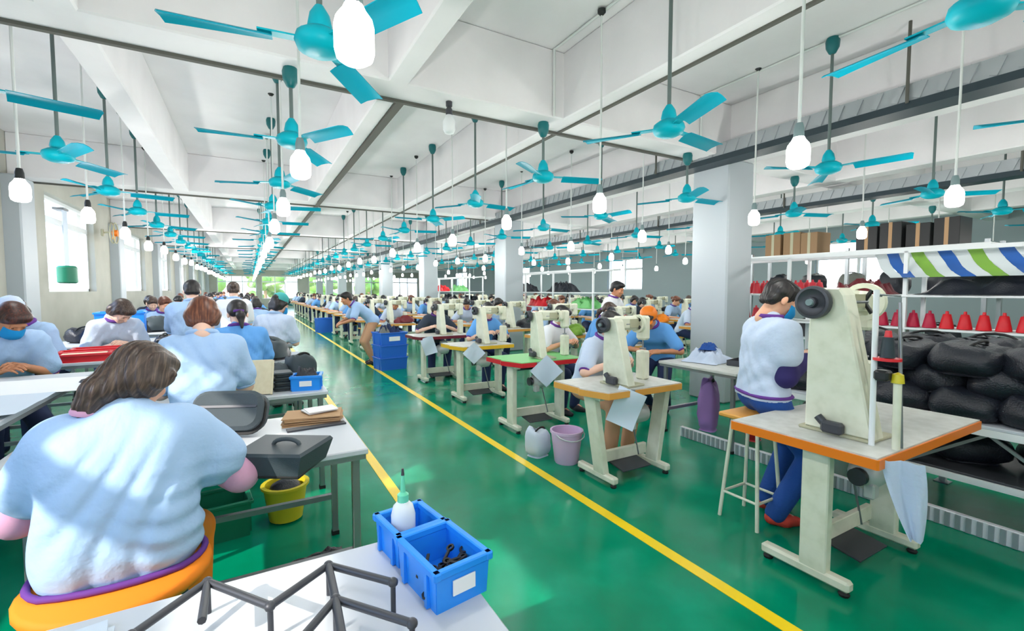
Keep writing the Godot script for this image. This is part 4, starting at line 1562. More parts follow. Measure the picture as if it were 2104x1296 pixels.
	for k in 4:
		var tr := thing("folded_bag", "dark green-grey folded bag, %s of the stack beside the small blue bin" % ["lowest", "second lowest", "third lowest", "topmost"][k], "panel", Vector3(0.2, H + k * 0.035, -3.84), 0.1 * (k % 2) - 0.05, "stacked folded bags")
		obj(tr, "panel_body", MB.new().extr(rrect(0.125, 0.16, 0.03), 0.032, Transform3D(Basis(Vector3.RIGHT, PI / 2), Vector3(0, 0.017, 0)), 0.006), mat("slate_fabric"))
		obj(tr, "welt", MB.new().extr(rrect(0.131, 0.166, 0.033), 0.006, Transform3D(Basis(Vector3.RIGHT, PI / 2), Vector3(0, 0.017, 0))), mat("rubber"))
	bag("grey bag with dark straps on the third bench behind the stacked panels", Vector3(0.1, H, -4.2), Vector3(0.34, 0.15, 0.22), -0.3, "grey_fabric", 3)
	bag("dark grey bag with rolled top at the aisle end behind the small blue bin", Vector3(0.36, H, -4.25), Vector3(0.24, 0.2, 0.2), 0.5, "slate_fabric", 4)
	# --- far-left benches
	for k in 3:
		var n := FastNoiseLite.new()
		n.seed = k
		var gg := []
		for i in 9:
			var r := []
			for j in 13:
				r.append(Vector3((j / 12.0 - 0.5) * 0.8, 0.014 + 0.012 * n.get_noise_2d(j * 9.0, i * 9.0) + 0.004 * k, (i / 8.0 - 0.5) * 0.55))
			gg.append(r)
		one("pattern_sheet", MB.new().sheet(gg, 0.002), mat(["paper", "paper_blue", "paper"][k]), ["white paper pattern sheet at the near end of the far-left bench", "bluish paper pattern sheet in the middle of the far-left bench", "white paper pattern sheet in front of the red-faced worker"][k], "paper", Vector3(-1.5 + 0.1 * k, 0.883, -2.85 - 0.52 * k), 0.1 * k - 0.1)
	bag("grey bag at the near corner of the far-left bench", Vector3(-1.17, 0.88, -2.72), Vector3(0.24, 0.1, 0.2), 0.3, "grey_cloth", 14)
	for k in 3:
		crate(["red tray nearest on the far-left bench", "red tray stacked behind with pale papers", "red tray furthest from the camera on the far-left bench"][k], Vector3(-1.3 + 0.03 * k, 0.88, -5.32 - 0.22 * k), Vector3(0.42, 0.07, 0.2), 0.1, "red_plastic")
	paper_pile("white and pale yellow papers in the nearest red tray", Vector3(-1.27, 0.893, -5.32), 0.3, 0.15, 9, 0.1, "cream_board")
	var blk: Node3D
	for k in 9:
		var bp := [Vector3(-0.84, 0.75, -3.95), Vector3(-0.78, 0.75, -4.22), Vector3(-0.55, 0.75, -4.28), Vector3(-0.86, 0.8, -5.3), Vector3(-0.62, 0.8, -5.55), Vector3(-0.84, 0.8, -6.72), Vector3(-0.55, 0.8, -6.9), Vector3(-1.3, 0.88, -7.3), Vector3(-1.72, 0.88, -7.2)]
		var on: String = ["third bench, nearest", "third bench, second nearest", "third bench beside the pale worker's back", "fourth bench, left", "fourth bench, right", "fifth bench, left", "fifth bench, right", "window bench behind the blue crate, right", "window bench behind the blue crate, left"][k]
		var bl := "black fabric bag lying on the " + on
		if blk == null:
			blk = bag(bl, bp[k], Vector3(0.3, 0.17, 0.24), k * 0.7, "black_fabric", 20, "")
		else:
			dup(blk, "fabric_bag", bl, bp[k], k * 0.9)
	# white thread stand by the left wall
	var ts := thing("thread_stand", "white post with grey cap standing by the left wall bench", "stand", Vector3(-2.1, 0.88, -4.45))
	obj(ts, "base_plate", MB.new().lathe([Vector2(0, 0), Vector2(0.07, 0), Vector2(0.07, 0.015), Vector2(0, 0.02)], 16), mat("cream"))
	obj(ts, "pole", MB.new().tube([Vector3(0, 0.01, 0), Vector3(0, 0.6, 0)], 0.02, 10), mat("frame_white"))
	obj(ts, "cap", MB.new().lathe([Vector2(0, 0.68), Vector2(0.02, 0.675), Vector2(0.03, 0.64), Vector2(0.03, 0.6), Vector2(0, 0.6)], 12), mat("socket_grey"))
	# against the left wall
	var wf := thing("wall_fan", "beige and amber fan fixed to the pier between the left windows", "fan", Vector3(XL + 0.1, 2.85, -12.6 - 1.75), PI / 2)
	obj(wf, "wall_bracket", MB.new().box(Vector3(0, 0, 0.02), Vector3(0.1, 0.16, 0.05), 0.01).bar(Vector3(0, 0, 0.03), Vector3(0, 0.02, 0.2), 0.04), mat("cream_dark"))
	var ring := MB.new()
	for q in [0.2, 0.26]:
		var rr := []
		for k in 20:
			rr.append(Vector3(cos(TAU * k / 20) * 0.24, sin(TAU * k / 20) * 0.24, q))
		ring.tube(rr, 0.014, 6, -1, true)
	obj(wf, "guard", ring, mat("cream_dark"))
	obj(wf, "motor", MB.new().lathe([Vector2(0, 0.2), Vector2(0.07, 0.2), Vector2(0.08, 0.3), Vector2(0, 0.31)], 14, Transform3D(Basis(Vector3.RIGHT, PI / 2), Vector3(0, 0, 0))), mat("orange_edge"))
	for k in 3:
		var a := TAU * k / 3
		obj(wf, "fan_blade", MB.new().extr(PackedVector2Array([Vector2(0.04, -0.03), Vector2(0.2, -0.07), Vector2(0.21, 0.06), Vector2(0.04, 0.03)]), 0.006, Transform3D(Basis(Vector3.BACK, a) * Basis(Vector3.RIGHT, 0.3), Vector3(0, 0, 0.24))), mat("wood_edge"))
	var gb := thing("hanging_cylinder", "green cylinder hanging on a grey band in front of the left window", "container", Vector3(XL + 0.12, 1.62, -11.75))
	obj(gb, "cylinder", MB.new().lathe([Vector2(0, 0), Vector2(0.12, 0), Vector2(0.15, 0.02), Vector2(0.15, 0.3), Vector2(0.12, 0.33), Vector2(0, 0.33)], 18), mat("green_plastic"))
	obj(gb, "band", MB.new().box(Vector3(0, 0.85, 0), Vector3(0.02, 1.05, 0.24)), mat("paper_blue"))
	obj(gb, "hook_bar", MB.new().box(Vector3(-0.05, 1.38, 0), Vector3(0.16, 0.04, 0.28)), mat("steel"))

func rods():
	# dark steel rods bent in zigzags, standing on short legs on the near bench
	var t := thing("rod_frame", "dark steel rod frame bent in zigzags lying on the near white bench", "frame", Vector3(0, 0.75, 0))
	var y := 0.075
	var A := Vector3(-0.103, y, -1.245)
	var lines := [[Vector3(-0.22, y, -1.12), A, Vector3(0.02, y, -1.08), Vector3(0.15, y, -1.175), Vector3(0.27, y, -1.03)], [Vector3(0.055, y, -0.93), Vector3(0.145, y, -1.035), Vector3(0.268, y, -0.88)]]
	for l in lines:
		for k in l.size() - 1:
			obj(t, "rod", MB.new().tube([l[k], l[k + 1]], 0.0085, 8), mat("steel_dark"))
	obj(t, "upright", MB.new().tube([A, Vector3(-0.103, y, -1.1)], 0.0085, 8), mat("steel_dark"))
	obj(t, "upright", MB.new().tube([Vector3(0.15, y, -1.175), Vector3(0.145, y, -1.035), Vector3(0.135, y, -0.86)], 0.0095, 8), mat("steel_dark"))
	for p in [A, Vector3(0.02, y, -1.08), Vector3(0.15, y, -1.175), Vector3(0.145, y, -1.035), Vector3(-0.22, y, -1.12), Vector3(0.27, y, -1.03), Vector3(0.268, y, -0.88), Vector3(0.055, y, -0.93)]:
		var j := obj(t, "joint", MB.new().ell(p, Vector3(0.012, 0.011, 0.012), 10, 6), mat("steel_dark"))
		obj(j, "support_leg", MB.new().tube([p, Vector3(p.x, 0.0, p.z)], 0.006, 8), mat("steel_dark"))
	rumpled("dark brown leather piece on the near bench under the rods", "leather_piece", "leather", Vector3(-0.09, 0.75, -1.0), 0.12, 0.1, 0.035, 0.3, "shoe_dark", 31)
	rumpled("black rubber piece at the front edge of the near bench", "rubber_piece", "rubber", Vector3(0.31, 0.75, -0.85), 0.07, 0.06, 0.03, 0.1, "rubber", 32)
	paper_pile("pale grey sheet at the left front corner of the near bench", Vector3(-0.42, 0.75, -1.13), 0.3, 0.3, 2, 0.2, "paper_blue")

# ------------------------------------------------------------------ sewing tables and machines
# local frame: x along the table, z towards the aisle camera; origin on the floor below the middle of the top
func sewing_table(label: String, at: Vector3, w: float, d: float, chamfer: float, top: String, edge: String, legx: Array, group := "", detail := true, splay := 0.0) -> Node3D:
	var t := thing("sewing_table", label, "table", at, 0, group)
	var h := 0.76
	var p := PackedVector2Array()
	p.append(Vector2(w / 2, d / 2))
	p.append(Vector2(w / 2, -d / 2))
	if chamfer > 0:
		p.append(Vector2(-w / 2 + chamfer * 0.6, -d / 2))
		p.append(Vector2(-w / 2, -d / 2 + chamfer * 1.6))
		p.append(Vector2(-w / 2 + 0.02, -d / 2 + chamfer * 1.9))
	else:
		p.append(Vector2(-w / 2, -d / 2))
	p.append(Vector2(-w / 2, d / 2))
	# extruded along local z, then laid flat: polygon y becomes -z
	var flat := Transform3D(Basis(Vector3.RIGHT, -PI / 2), Vector3(0, h - 0.006, 0))
	obj(t, "tabletop", MB.new().extr(p, 0.012, flat), mat(top))
	var big := Geometry2D.offset_polygon(p, 0.008, Geometry2D.JOIN_ROUND)[0]
	obj(t, "edge_band", MB.new().extr(big, 0.045, Transform3D(flat.basis, Vector3(0, h - 0.03, 0)), 0.0), mat(edge))
	for k in 2:
		var x: float = legx[k]
		var sx := -splay if k == 0 else splay
		var lm := MB.new()
		lm.bar(Vector3(x, 0.07, 0.05), Vector3(x + sx, h - 0.06, 0.05), 0.055, 0.13, 0.006, Vector3.BACK)
		lm.bar(Vector3(x + sx, h - 0.07, -d * 0.32), Vector3(x + sx, h - 0.07, d * 0.32), 0.05, 0.03, 0.004)
		var leg := obj(t, "leg", lm, mat("cream"))
		obj(leg, "foot", MB.new().bar(Vector3(x, 0.055, -0.22), Vector3(x, 0.055, 0.22), 0.06, 0.055, 0.012), mat("cream"))
		if detail:
			for sz in [-1, 1]:
				obj(leg, "foot_pad", MB.new().lathe([Vector2(0, 0), Vector2(0.022, 0), Vector2(0.026, 0.012), Vector2(0.012, 0.03), Vector2(0, 0.03)], 10, Transform3D(Basis(), Vector3(x, 0, sz * 0.19))), mat("rubber"))
	obj(t, "crossbar", MB.new().bar(Vector3(legx[0] + 0.02, 0.16, -0.02), Vector3(legx[1] - 0.02, 0.16, -0.02), 0.035, 0.09, 0.004), mat("cream"))
	if detail:
		var tr := obj(t, "treadle", MB.new().box(Vector3((legx[0] + legx[1]) / 2, 0.1, 0.06), Vector3(0.3, 0.012, 0.2), 0.003, Basis(Vector3.RIGHT, 0.15)), mat("steel_dark"))
		obj(tr, "linkage", MB.new().tube([Vector3(legx[0] * 0.2 + legx[1] * 0.8, 0.12, 0.0), Vector3(legx[0] * 0.35 + legx[1] * 0.65, 0.5, -0.02)], 0.007, 6), mat("steel"))
		var mo := MB.new()
		var mc := Vector3(legx[0] * 0.5 + legx[1] * 0.5, h - 0.24, 0.12)
		mo.lathe([Vector2(0, -0.11), Vector2(0.055, -0.11), Vector2(0.075, -0.09), Vector2(0.08, 0.06), Vector2(0.05, 0.1), Vector2(0, 0.1)], 16, Transform3D(Basis(Vector3.BACK, PI / 2), mc), 0.5)
		mo.box(mc + Vector3(0.02, 0.09, 0), Vector3(0.1, 0.1, 0.08), 0.01)
		mo.box(mc + Vector3(-0.07, -0.07, 0.04), Vector3(0.06, 0.08, 0.05), 0.008)
		var motor := obj(t, "motor", mo, mat("motor_silver"))
		obj(motor, "pulley", MB.new().lathe([Vector2(0, -0.015), Vector2(0.045, -0.015), Vector2(0.036, 0), Vector2(0.045, 0.015), Vector2(0, 0.015)], 16, Transform3D(Basis(Vector3.BACK, PI / 2), mc + Vector3(-0.125, 0, 0))), mat("steel_dark"))
		obj(t, "tray_box", MB.new().box(Vector3(legx[0] * 0.62 + legx[1] * 0.38, h - 0.1, -0.12), Vector3(0.22, 0.09, 0.18), 0.01), mat("steel_dark"))
	return t

# tall post-bed machine; origin on the table top under the post; local -x faces the aisle
func post_machine(label: String, at: Vector3, turn: float, H: float, B: float, group := "") -> Node3D:
	var t := thing("sewing_machine", label, "sewing machine", at, turn, group)
	var T := B * 0.4
	var th := 0.09 * H / 0.7 + 0.02
	var side := Basis(Vector3.UP, PI / 2)   # polygon x -> -z, extruded along x
	var poly := PackedVector2Array([Vector2(-B * 0.5, 0.015), Vector2(B * 0.42, 0.015), Vector2(B * 0.42, H * 0.5), Vector2(B * 0.4, H * 0.93), Vector2(B * 0.33, H), Vector2(B * 0.4 - T, H), Vector2(B * 0.33 - T, H * 0.95)])
	obj(t, "post", MB.new().extr(poly, th, Transform3D(side, Vector3.ZERO), 0.008), mat("cream"))
	obj(t, "base_plate", MB.new().box(Vector3(0.05, 0.008, 0), Vector3(th + 0.12, 0.016, B * 1.0), 0.004), mat("cream_dark"))
	# arm from the top of the post towards +x
	var ar := MB.new()
	ar.bar(Vector3(th * 0.4, H * 0.92, -B * 0.2), Vector3(0.34, H * 0.9, -B * 0.18), 0.1, 0.11, 0.02)
	var arm := obj(t, "arm", ar, mat("cream"))
	obj(arm, "seam_plate", MB.new().box(Vector3(0.2, H * 0.91, -B * 0.19 + 0.052), Vector3(0.12, 0.07, 0.006), 0.002), mat("cream_dark"))
	obj(t, "head", MB.new().box(Vector3(0.36, H * 0.82, -B * 0.18), Vector3(0.08, 0.2, 0.1), 0.018), mat("cream"))
	var nb := obj(t, "needle_bar", MB.new().tube([Vector3(0.36, H * 0.74, -B * 0.18), Vector3(0.36, H * 0.5, -B * 0.18)], 0.007, 8), mat("steel"))
	obj(nb, "presser_foot", MB.new().box(Vector3(0.36, H * 0.49, -B * 0.18), Vector3(0.03, 0.012, 0.05), 0.003), mat("steel"))
	obj(t, "bed_post", MB.new().box(Vector3(0.36, H * 0.23, -B * 0.18), Vector3(0.08, H * 0.46, 0.09), 0.012), mat("cream"))
	# hand wheel on the aisle side, near the top
	var ax := Basis(Vector3.BACK, PI / 2)   # lathe axis along -x
	var hw := Transform3D(ax, Vector3(-th / 2 - 0.035, H * 0.9, -B * 0.3))
	var r := 0.07 * H / 0.7 + 0.008
	obj(t, "hand_wheel", MB.new().lathe([Vector2(0, -0.012), Vector2(r * 0.8, -0.012), Vector2(r, -0.02), Vector2(r * 1.04, 0), Vector2(r, 0.02), Vector2(r * 0.85, 0.022), Vector2(r * 0.7, 0.008), Vector2(r * 0.35, 0.008), Vector2(r * 0.3, 0.03), Vector2(0, 0.032)], 24, hw, 0.6), mat("steel_dark"))
	obj(t, "wheel_hub", MB.new().lathe([Vector2(0, 0.03), Vector2(r * 0.22, 0.03), Vector2(r * 0.2, 0.045), Vector2(0, 0.045)], 14, hw), mat("socket_grey"))
	# belt pulley behind the arm
	var pw := Transform3D(ax, Vector3(0.25, H * 0.9, -B * 0.06))
	var R := 0.085 * H / 0.7 + 0.01
	var pl := MB.new().lathe([Vector2(R * 0.74, -0.014), Vector2(R, -0.016), Vector2(R * 0.9, 0), Vector2(R, 0.016), Vector2(R * 0.74, 0.014), Vector2(R * 0.74, -0.014)], 24, pw)
	var pulley := obj(t, "belt_pulley", pl, mat("cream"))
	for k in 3:
		var a := TAU * k / 3 + 0.5
		var d := Vector3(0, cos(a), sin(a))
		obj(pulley, "spoke", MB.new().bar(pw.origin, pw.origin + d * R * 0.8, 0.022, 0.016, 0.003), mat("black"))
	obj(t, "wheel_shaft", MB.new().tube([Vector3(0.1, H * 0.9, -B * 0.06), Vector3(0.27, H * 0.9, -B * 0.06)], 0.014, 8), mat("steel"))
	# clamp and tension knobs low on the aisle side
	obj(t, "winder", MB.new().box(Vector3(-th / 2 - 0.03, 0.045, B * 0.02), Vector3(0.05, 0.06, 0.1), 0.012).lathe([Vector2(0, 0), Vector2(0.02, 0), Vector2(0.02, 0.04), Vector2(0, 0.04)], 12, Transform3D(Basis(Vector3.RIGHT, -0.8), Vector3(-th / 2 - 0.03, 0.06, -B * 0.1))), mat("steel_dark"))
	return t

func thread_stand(label: String, at: Vector3, h: float) -> Node3D:
	var t := thing("thread_stand", label, "stand", at)
	obj(t, "pole", MB.new().tube([Vector3(0, 0, -0.03), Vector3(0.005, h * 0.5, -0.035), Vector3(0.01, h, -0.04)], 0.013, 8), mat("frame_white"))
	obj(t, "pole", MB.new().tube([Vector3(0.03, 0, 0.055), Vector3(0.03, h * 0.42, 0.05)], 0.017, 8), mat("cream"))
	obj(t, "pole", MB.new().tube([Vector3(0.07, 0.0, 0.06), Vector3(0.07, h * 0.92, 0.03)], 0.008, 8), mat("steel"))
	obj(t, "spool_plate", MB.new().lathe([Vector2(0, 0.38), Vector2(0.055, 0.38), Vector2(0.055, 0.392), Vector2(0, 0.392)], 18, Transform3D(Basis(), Vector3(0.02, 0.03, 0.01))), mat("red_plastic"))
	obj(t, "spool", MB.new().lathe([Vector2(0, 0.425), Vector2(0.03, 0.425), Vector2(0.022, 0.52), Vector2(0, 0.52)], 14, Transform3D(Basis(), Vector3(0.02, 0, 0.01))), mat("tray_dark"))
	obj(t, "spool_tip", MB.new().lathe([Vector2(0, 0.52), Vector2(0.016, 0.52), Vector2(0.012, 0.55), Vector2(0, 0.55)], 12, Transform3D(Basis(), Vector3(0.02, 0, 0.01))), mat("red_plastic"))
	obj(t, "pole_cap", MB.new().lathe([Vector2(0, 0.31), Vector2(0.026, 0.31), Vector2(0.022, 0.35), Vector2(0, 0.36)], 12, Transform3D(Basis(), Vector3(0.03, 0, 0.05))), mat("yellow_plastic"))
	obj(t, "clamp", MB.new().box(Vector3(0.01, 0.34, 0.0), Vector3(0.06, 0.05, 0.06), 0.01), mat("black"))
	for k in 2:
		obj(t, "thread_arm", MB.new().tube([Vector3(0.01, h * 0.97, -0.04), Vector3(0.1 - 0.04 * k, h * 0.96, 0.02 - 0.06 * k)], 0.005, 6), mat("steel"))
	return t

func hung_paper(label: String, at: Vector3, w: float, h: float, roll: float, turn: float, group := "") -> Node3D:
	var t := thing("hanging_sheet", label, "paper", at, turn, group)
	var g := []
	for i in 6:
		var r := []
		for j in 5:
			var u := (j / 4.0 - 0.5) * w
			var v := -i / 5.0 * h
			r.append(Basis(Vector3.BACK, roll) * Vector3(u, v, 0.0) + Vector3(0, 0, 0.02 * sin(i * 0.9 + j * 0.5)))
		g.append(r)
	obj(t, "sheet", MB.new().sheet(g, 0.0015), mat("paper_blue"))
	obj(t, "clip", MB.new().box(Vector3(0, 0.0, 0.005), Vector3(0.03, 0.02, 0.012), 0.003), mat("steel"))
	return t

func cone_spool(label: String, at: Vector3, m: String, group: String) -> Node3D:
	var t := thing("thread_cone", label, "thread cone", at, 0, group)
	obj(t, "thread", MB.new().lathe([Vector2(0, 0.004), Vector2(0.058, 0.004), Vector2(0.06, 0.012), Vector2(0.034, 0.15), Vector2(0.028, 0.155), Vector2(0, 0.155)], 16), mat(m))
	obj(t, "tube", MB.new().lathe([Vector2(0, 0.15), Vector2(0.016, 0.15), Vector2(0.012, 0.185), Vector2(0, 0.185)], 10), mat(m))
	return t

func build_right():
	# --- nearest table with the big machine
	sewing_table("large sewing table with bright orange edge nearest on the right", Vector3(2.985, 0, -1.28), 1.22, 0.7, 0, "table_grey", "orange_edge", [-0.49, 0.27])
	post_machine("tall cream post machine with grey hand wheel on the nearest orange-edged table", Vector3(2.63, 0.76, -1.2), 0, 0.75, 0.34)
	thread_stand("white thread stand with red plate at the front corner of the orange-edged table", Vector3(2.56, 0.76, -1.0), 0.74)
	stool("cream metal stool with square wooden seat behind the orange-edged table", Vector3(2.82, 0, -1.79), 0.165, 0.7, "wood_edge", "cream", "", false)
	var g := []
	for i in 10:
		var r := []
		for j in 7:
			var u := j / 6.0
			var v := i / 9.0
			var w := lerpf(0.15, 0.05, v * v)
			r.append(Vector3(0.06 * v + (u - 0.5) * w + 0.02, 0.0 - v * 0.34, 0.02 * sin(u * 9.0 + v * 2.0) + 0.01 * v))
		g.append(r)
	one("hanging_cloth", MB.new().sheet(g, 0.003), mat("shirt_pale"), "pale blue cloth hanging from the front corner of the orange-edged table", "cloth", Vector3(2.46, 0.745, -0.895), -1.0)
	# --- the three tables beyond it along the aisle
	sewing_table("sewing table with light wooden edge, second along the aisle", Vector3(2.56, 0, -2.78), 0.84, 0.56, 0.14, "table_grey", "wood_edge", [-0.2, 0.36], "", true, 0.11)
	post_machine("cream post machine on the wood-edged second table", Vector3(2.47, 0.76, -2.68), 0.1, 0.52, 0.28)
	sewing_table("sewing table with red edge and green top, third along the aisle", Vector3(2.72, 0, -4.27), 0.88, 0.6, 0.16, "green_top", "red_edge", [-0.32, 0.3])
	post_machine("cream post machine on the red-edged green table", Vector3(2.72, 0.76, -4.2), -0.1, 0.5, 0.28)
	sewing_table("sewing table with yellow edge, fourth along the aisle", Vector3(2.72, 0, -5.75), 0.84, 0.56, 0.15, "table_grey", "yellow_edge", [-0.28, 0.3])
	post_machine("cream post machine on the yellow-edged table", Vector3(2.78, 0.76, -5.7), 0.05, 0.5, 0.28)
	sewing_table("sewing table with dark red edge, fifth along the aisle", Vector3(2.72, 0, -7.25), 0.95, 0.56, 0.12, "table_grey", "darkred_edge", [-0.28, 0.3])
	post_machine("cream post machine on the dark-red-edged table", Vector3(2.75, 0.76, -7.2), 0.0, 0.5, 0.28)
	hung_paper("bluish white sheet hung askew on the wood-edged table", Vector3(2.45, 0.755, -2.49), 0.21, 0.29, -0.35, -0.75)
	hung_paper("white sheet hung cornerwise on the red-edged table", Vector3(2.56, 0.75, -3.95), 0.24, 0.24, 0.785, -0.55)
	hung_paper("white sheet hung cornerwise on the yellow-edged table", Vector3(2.45, 0.75, -5.45), 0.21, 0.21, 0.785, -0.4)
	hung_paper("white sheet hung on the dark-red-edged table", Vector3(2.4, 0.75, -6.95), 0.2, 0.28, 0.3, -0.4)
	hung_paper("white sheet hung beside the blue crates, furthest of the hung sheets", Vector3(2.45, 0.74, -10.0), 0.28, 0.28, 0.7, -0.4)
	var bu := thing("bucket", "pale pink plastic bucket on the floor beside the wood-edged table", "bucket", Vector3(2.37, 0, -3.2))
	obj(bu, "pail", MB.new().lathe([Vector2(0, 0.0), Vector2(0.1, 0.0), Vector2(0.105, 0.01), Vector2(0.135, 0.26), Vector2(0.145, 0.265), Vector2(0.145, 0.285), Vector2(0.13, 0.285), Vector2(0.097, 0.02), Vector2(0, 0.02)], 24), mat("pink_plastic"))
	var hd := []
	for k in 9:
		var a := PI * k / 8
		hd.append(Vector3(cos(a) * 0.14, 0.27 - 0.05 * sin(a), 0.1 * sin(a) + 0.045))
	obj(bu, "handle", MB.new().tube(hd, 0.005, 6), mat("frame_white"))
	bag("white plastic sack slumped behind the pink bucket", Vector3(2.24, 0, -3.46), Vector3(0.22, 0.24, 0.2), 0.2, "paper_blue", 44)
	for k in 3:
		crate("royal blue crate in the stack by the aisle, %s" % ["lowest", "middle", "topmost with white card"][k], Vector3(2.3, 0.0 + k * 0.235, -8.75), Vector3(0.52, 0.23, 0.42), 0.12 + 0.03 * k, "blue_crate", "", k == 2)
	rumpled("dark blue cloth piled in the topmost blue crate", "cloth_pile", "cloth", Vector3(2.3, 0.6, -8.75), 0.42, 0.34, 0.26, 0.1, "jeans_dark", 51)
	rumpled("grey work pieces in the blue crate", "cloth_pile", "cloth", Vector3(2.18, 0.62, -8.66), 0.2, 0.2, 0.2, 0.1, "grey_cloth", 52)
	crate("royal blue crate alone on the floor further down the aisle", Vector3(2.3, 0, -17.4), Vector3(0.6, 0.5, 0.5), 0.1, "blue_crate")
	# --- grey tables and the steel rack beyond the aisle
	bench("grey table with folded cloth in front of the nearest column", 3.75, 4.6, -3.45, -2.55, 0.75, "", "table_grey")
	rumpled("pale blue folded cloth on the grey table in front of the column", "folded_cloth", "cloth", Vector3(4.15, 0.75, -3.15), 0.42, 0.36, 0.15, 0.2, "shirt_pale", 61)
	rumpled("small blue cloth lying on the pale folded cloth", "folded_cloth", "cloth", Vector3(4.2, 0.87, -3.18), 0.2, 0.16, 0.08, 0.5, "jeans", 62)
	var dt := thing("tray", "dark tray of parts on the grey table", "tray", Vector3(4.3, 0.75, -2.8), 0.2)
	obj(dt, "tray_body", MB.new().box(Vector3(0, 0.008, 0), Vector3(0.36, 0.016, 0.26), 0.003).box(Vector3(0, 0.03, 0.127), Vector3(0.36, 0.05, 0.008)).box(Vector3(0, 0.03, -0.127), Vector3(0.36, 0.05, 0.008)).box(Vector3(0.177, 0.03, 0), Vector3(0.008, 0.05, 0.26)).box(Vector3(-0.177, 0.03, 0), Vector3(0.008, 0.05, 0.26)), mat("steel_dark"))
	bag("lilac fabric bag under the grey table", Vector3(4.25, 0.0, -3.2), Vector3(0.24, 0.5, 0.2), 0.4, "lilac", 63)
	bag("red bag on the floor under the grey table", Vector3(4.35, 0, -2.75), Vector3(0.2, 0.44, 0.16), 0.2, "red_plastic", 64)
	var rk := thing("goods_rack", "long white steel rack heaped with black bags behind the orange-edged table", "rack", Vector3(4.3, 0, -1.1))
	for z in [-1.15, -0.3, 0.55, 1.4]:
		for x in [-0.38, 0.38]:
			var po := obj(rk, "post", MB.new().span(Vector3(x - 0.02, 0, z - 0.02), Vector3(x + 0.02, 0.64, z + 0.02), 0.003), mat("frame_white"))
			obj(po, "foot_plate", MB.new().span(Vector3(x - 0.045, 0, z - 0.045), Vector3(x + 0.045, 0.008, z + 0.045)), mat("steel"))
		obj(rk, "cross_rail", MB.new().bar(Vector3(-0.38, 0.3, z), Vector3(0.38, 0.3, z), 0.025), mat("steel"))
	for x in [-0.38, 0.38]:
		obj(rk, "long_rail", MB.new().span(Vector3(x - 0.016, 0.28, -1.3), Vector3(x + 0.016, 0.32, 1.6)), mat("frame_white"))
		obj(rk, "top_rail", MB.new().span(Vector3(x - 0.02, 0.6, -1.3), Vector3(x + 0.02, 0.645, 1.6)), mat("frame_white"))
		for k in 3:
			obj(rk, "brace", MB.new().bar(Vector3(x, 0.32, -1.13 + 0.85 * k), Vector3(x, 0.61, -0.72 + 0.85 * k), 0.018), mat("steel"))
			obj(rk, "brace", MB.new().bar(Vector3(x, 0.61, -0.72 + 0.85 * k), Vector3(x, 0.32, -0.32 + 0.85 * k), 0.018), mat("steel"))
	obj(rk, "shelf_board", MB.new().span(Vector3(-0.4, 0.645, -1.3), Vector3(0.4, 0.665, 1.6), 0.003), mat("table_white"))
	obj(rk, "lower_board", MB.new().span(Vector3(-0.38, 0.32, -1.25), Vector3(0.38, 0.335, 1.55), 0.003), mat("steel_dark"))
	# ribbed white guard rail along the floor in front of the rack
	var gr := thing("guard_rail", "ribbed white guard rail along the floor in front of the rack", "rail", Vector3(3.83, 0, -1.2))
	obj(gr, "rail_bar", MB.new().span(Vector3(-0.02, 0.0, -2.0), Vector3(0.02, 0.1, 1.8), 0.004), mat("frame_white"))
	for k in 75:
		obj(gr, "rail_rib", MB.new().span(Vector3(-0.032, 0.005, -1.97 + k * 0.05), Vector3(-0.018, 0.095, -1.945 + k * 0.05)), mat("galv"))
	var b0: Node3D
	var b1: Node3D
	var i := 0
	for lay in 3:
		for k in 8 - lay:
			for x in 2:
				var at := Vector3(4.1 + 0.38 * x + 0.06 * (lay % 2), 0.66 + lay * 0.145, -2.2 + 0.36 * k + 0.18 * lay)
				var la: String = "black quilted bag on the steel rack, %s layer, %s side, %s from the left" % [["bottom", "middle", "top"][lay], ["aisle", "far"][x], ORD[k]]
				var gp := "black bags on the rack, layer %d, %s" % [lay, ["aisle side", "far side"][x]]
				if b0 == null:
					b0 = bag(la, at, Vector3(0.42, 0.2, 0.38), 0.2, "black_fabric", 71, gp)
				elif b1 == null:
					b1 = bag(la, at, Vector3(0.4, 0.22, 0.36), -0.3, "black_fabric", 75, gp)
				else:
					dup([b0, b1][i % 2], "fabric_bag", la, at, rng.randf() * TAU, gp)
				i += 1
	for k in 6:
		dup([b0, b1][k % 2], "fabric_bag", "black quilted bag on the lower level of the steel rack, %s from the left" % ORD[k], Vector3(4.3 + 0.1 * (k % 2), 0.336, -2.05 + 0.44 * k), rng.randf() * TAU, "black bags on the lower rack level")
	# --- thread shelf
	var sh := thing("storage_shelf", "white storage shelf of red thread cones beyond the black bags", "shelf", Vector3(6.45, 0, -2.6))
	for z in [-2.3, -0.9, 0.35, 1.8]:
		for x in [-0.24, 0.24]:
			obj(sh, "post", MB.new().span(Vector3(x - 0.018, 0, z - 0.018), Vector3(x + 0.018, 1.92, z + 0.018)), mat("frame_white"))
	for y in [0.5, 1.07, 1.42]:
		obj(sh, "shelf_board", MB.new().span(Vector3(-0.27, y, -2.35), Vector3(0.27, y + 0.022, 1.85), 0.003), mat("frame_white"))
	for x in [-0.24, 0.24]:
		obj(sh, "top_rail", MB.new().span(Vector3(x - 0.018, 1.9, -2.35), Vector3(x + 0.018, 1.94, 1.85)), mat("frame_white"))
	var cm := ["red_cone", "crimson_cone", "pinkred_cone"]
	var cones := []
	for k in 3:
		cones.append(null)
	var spots := []
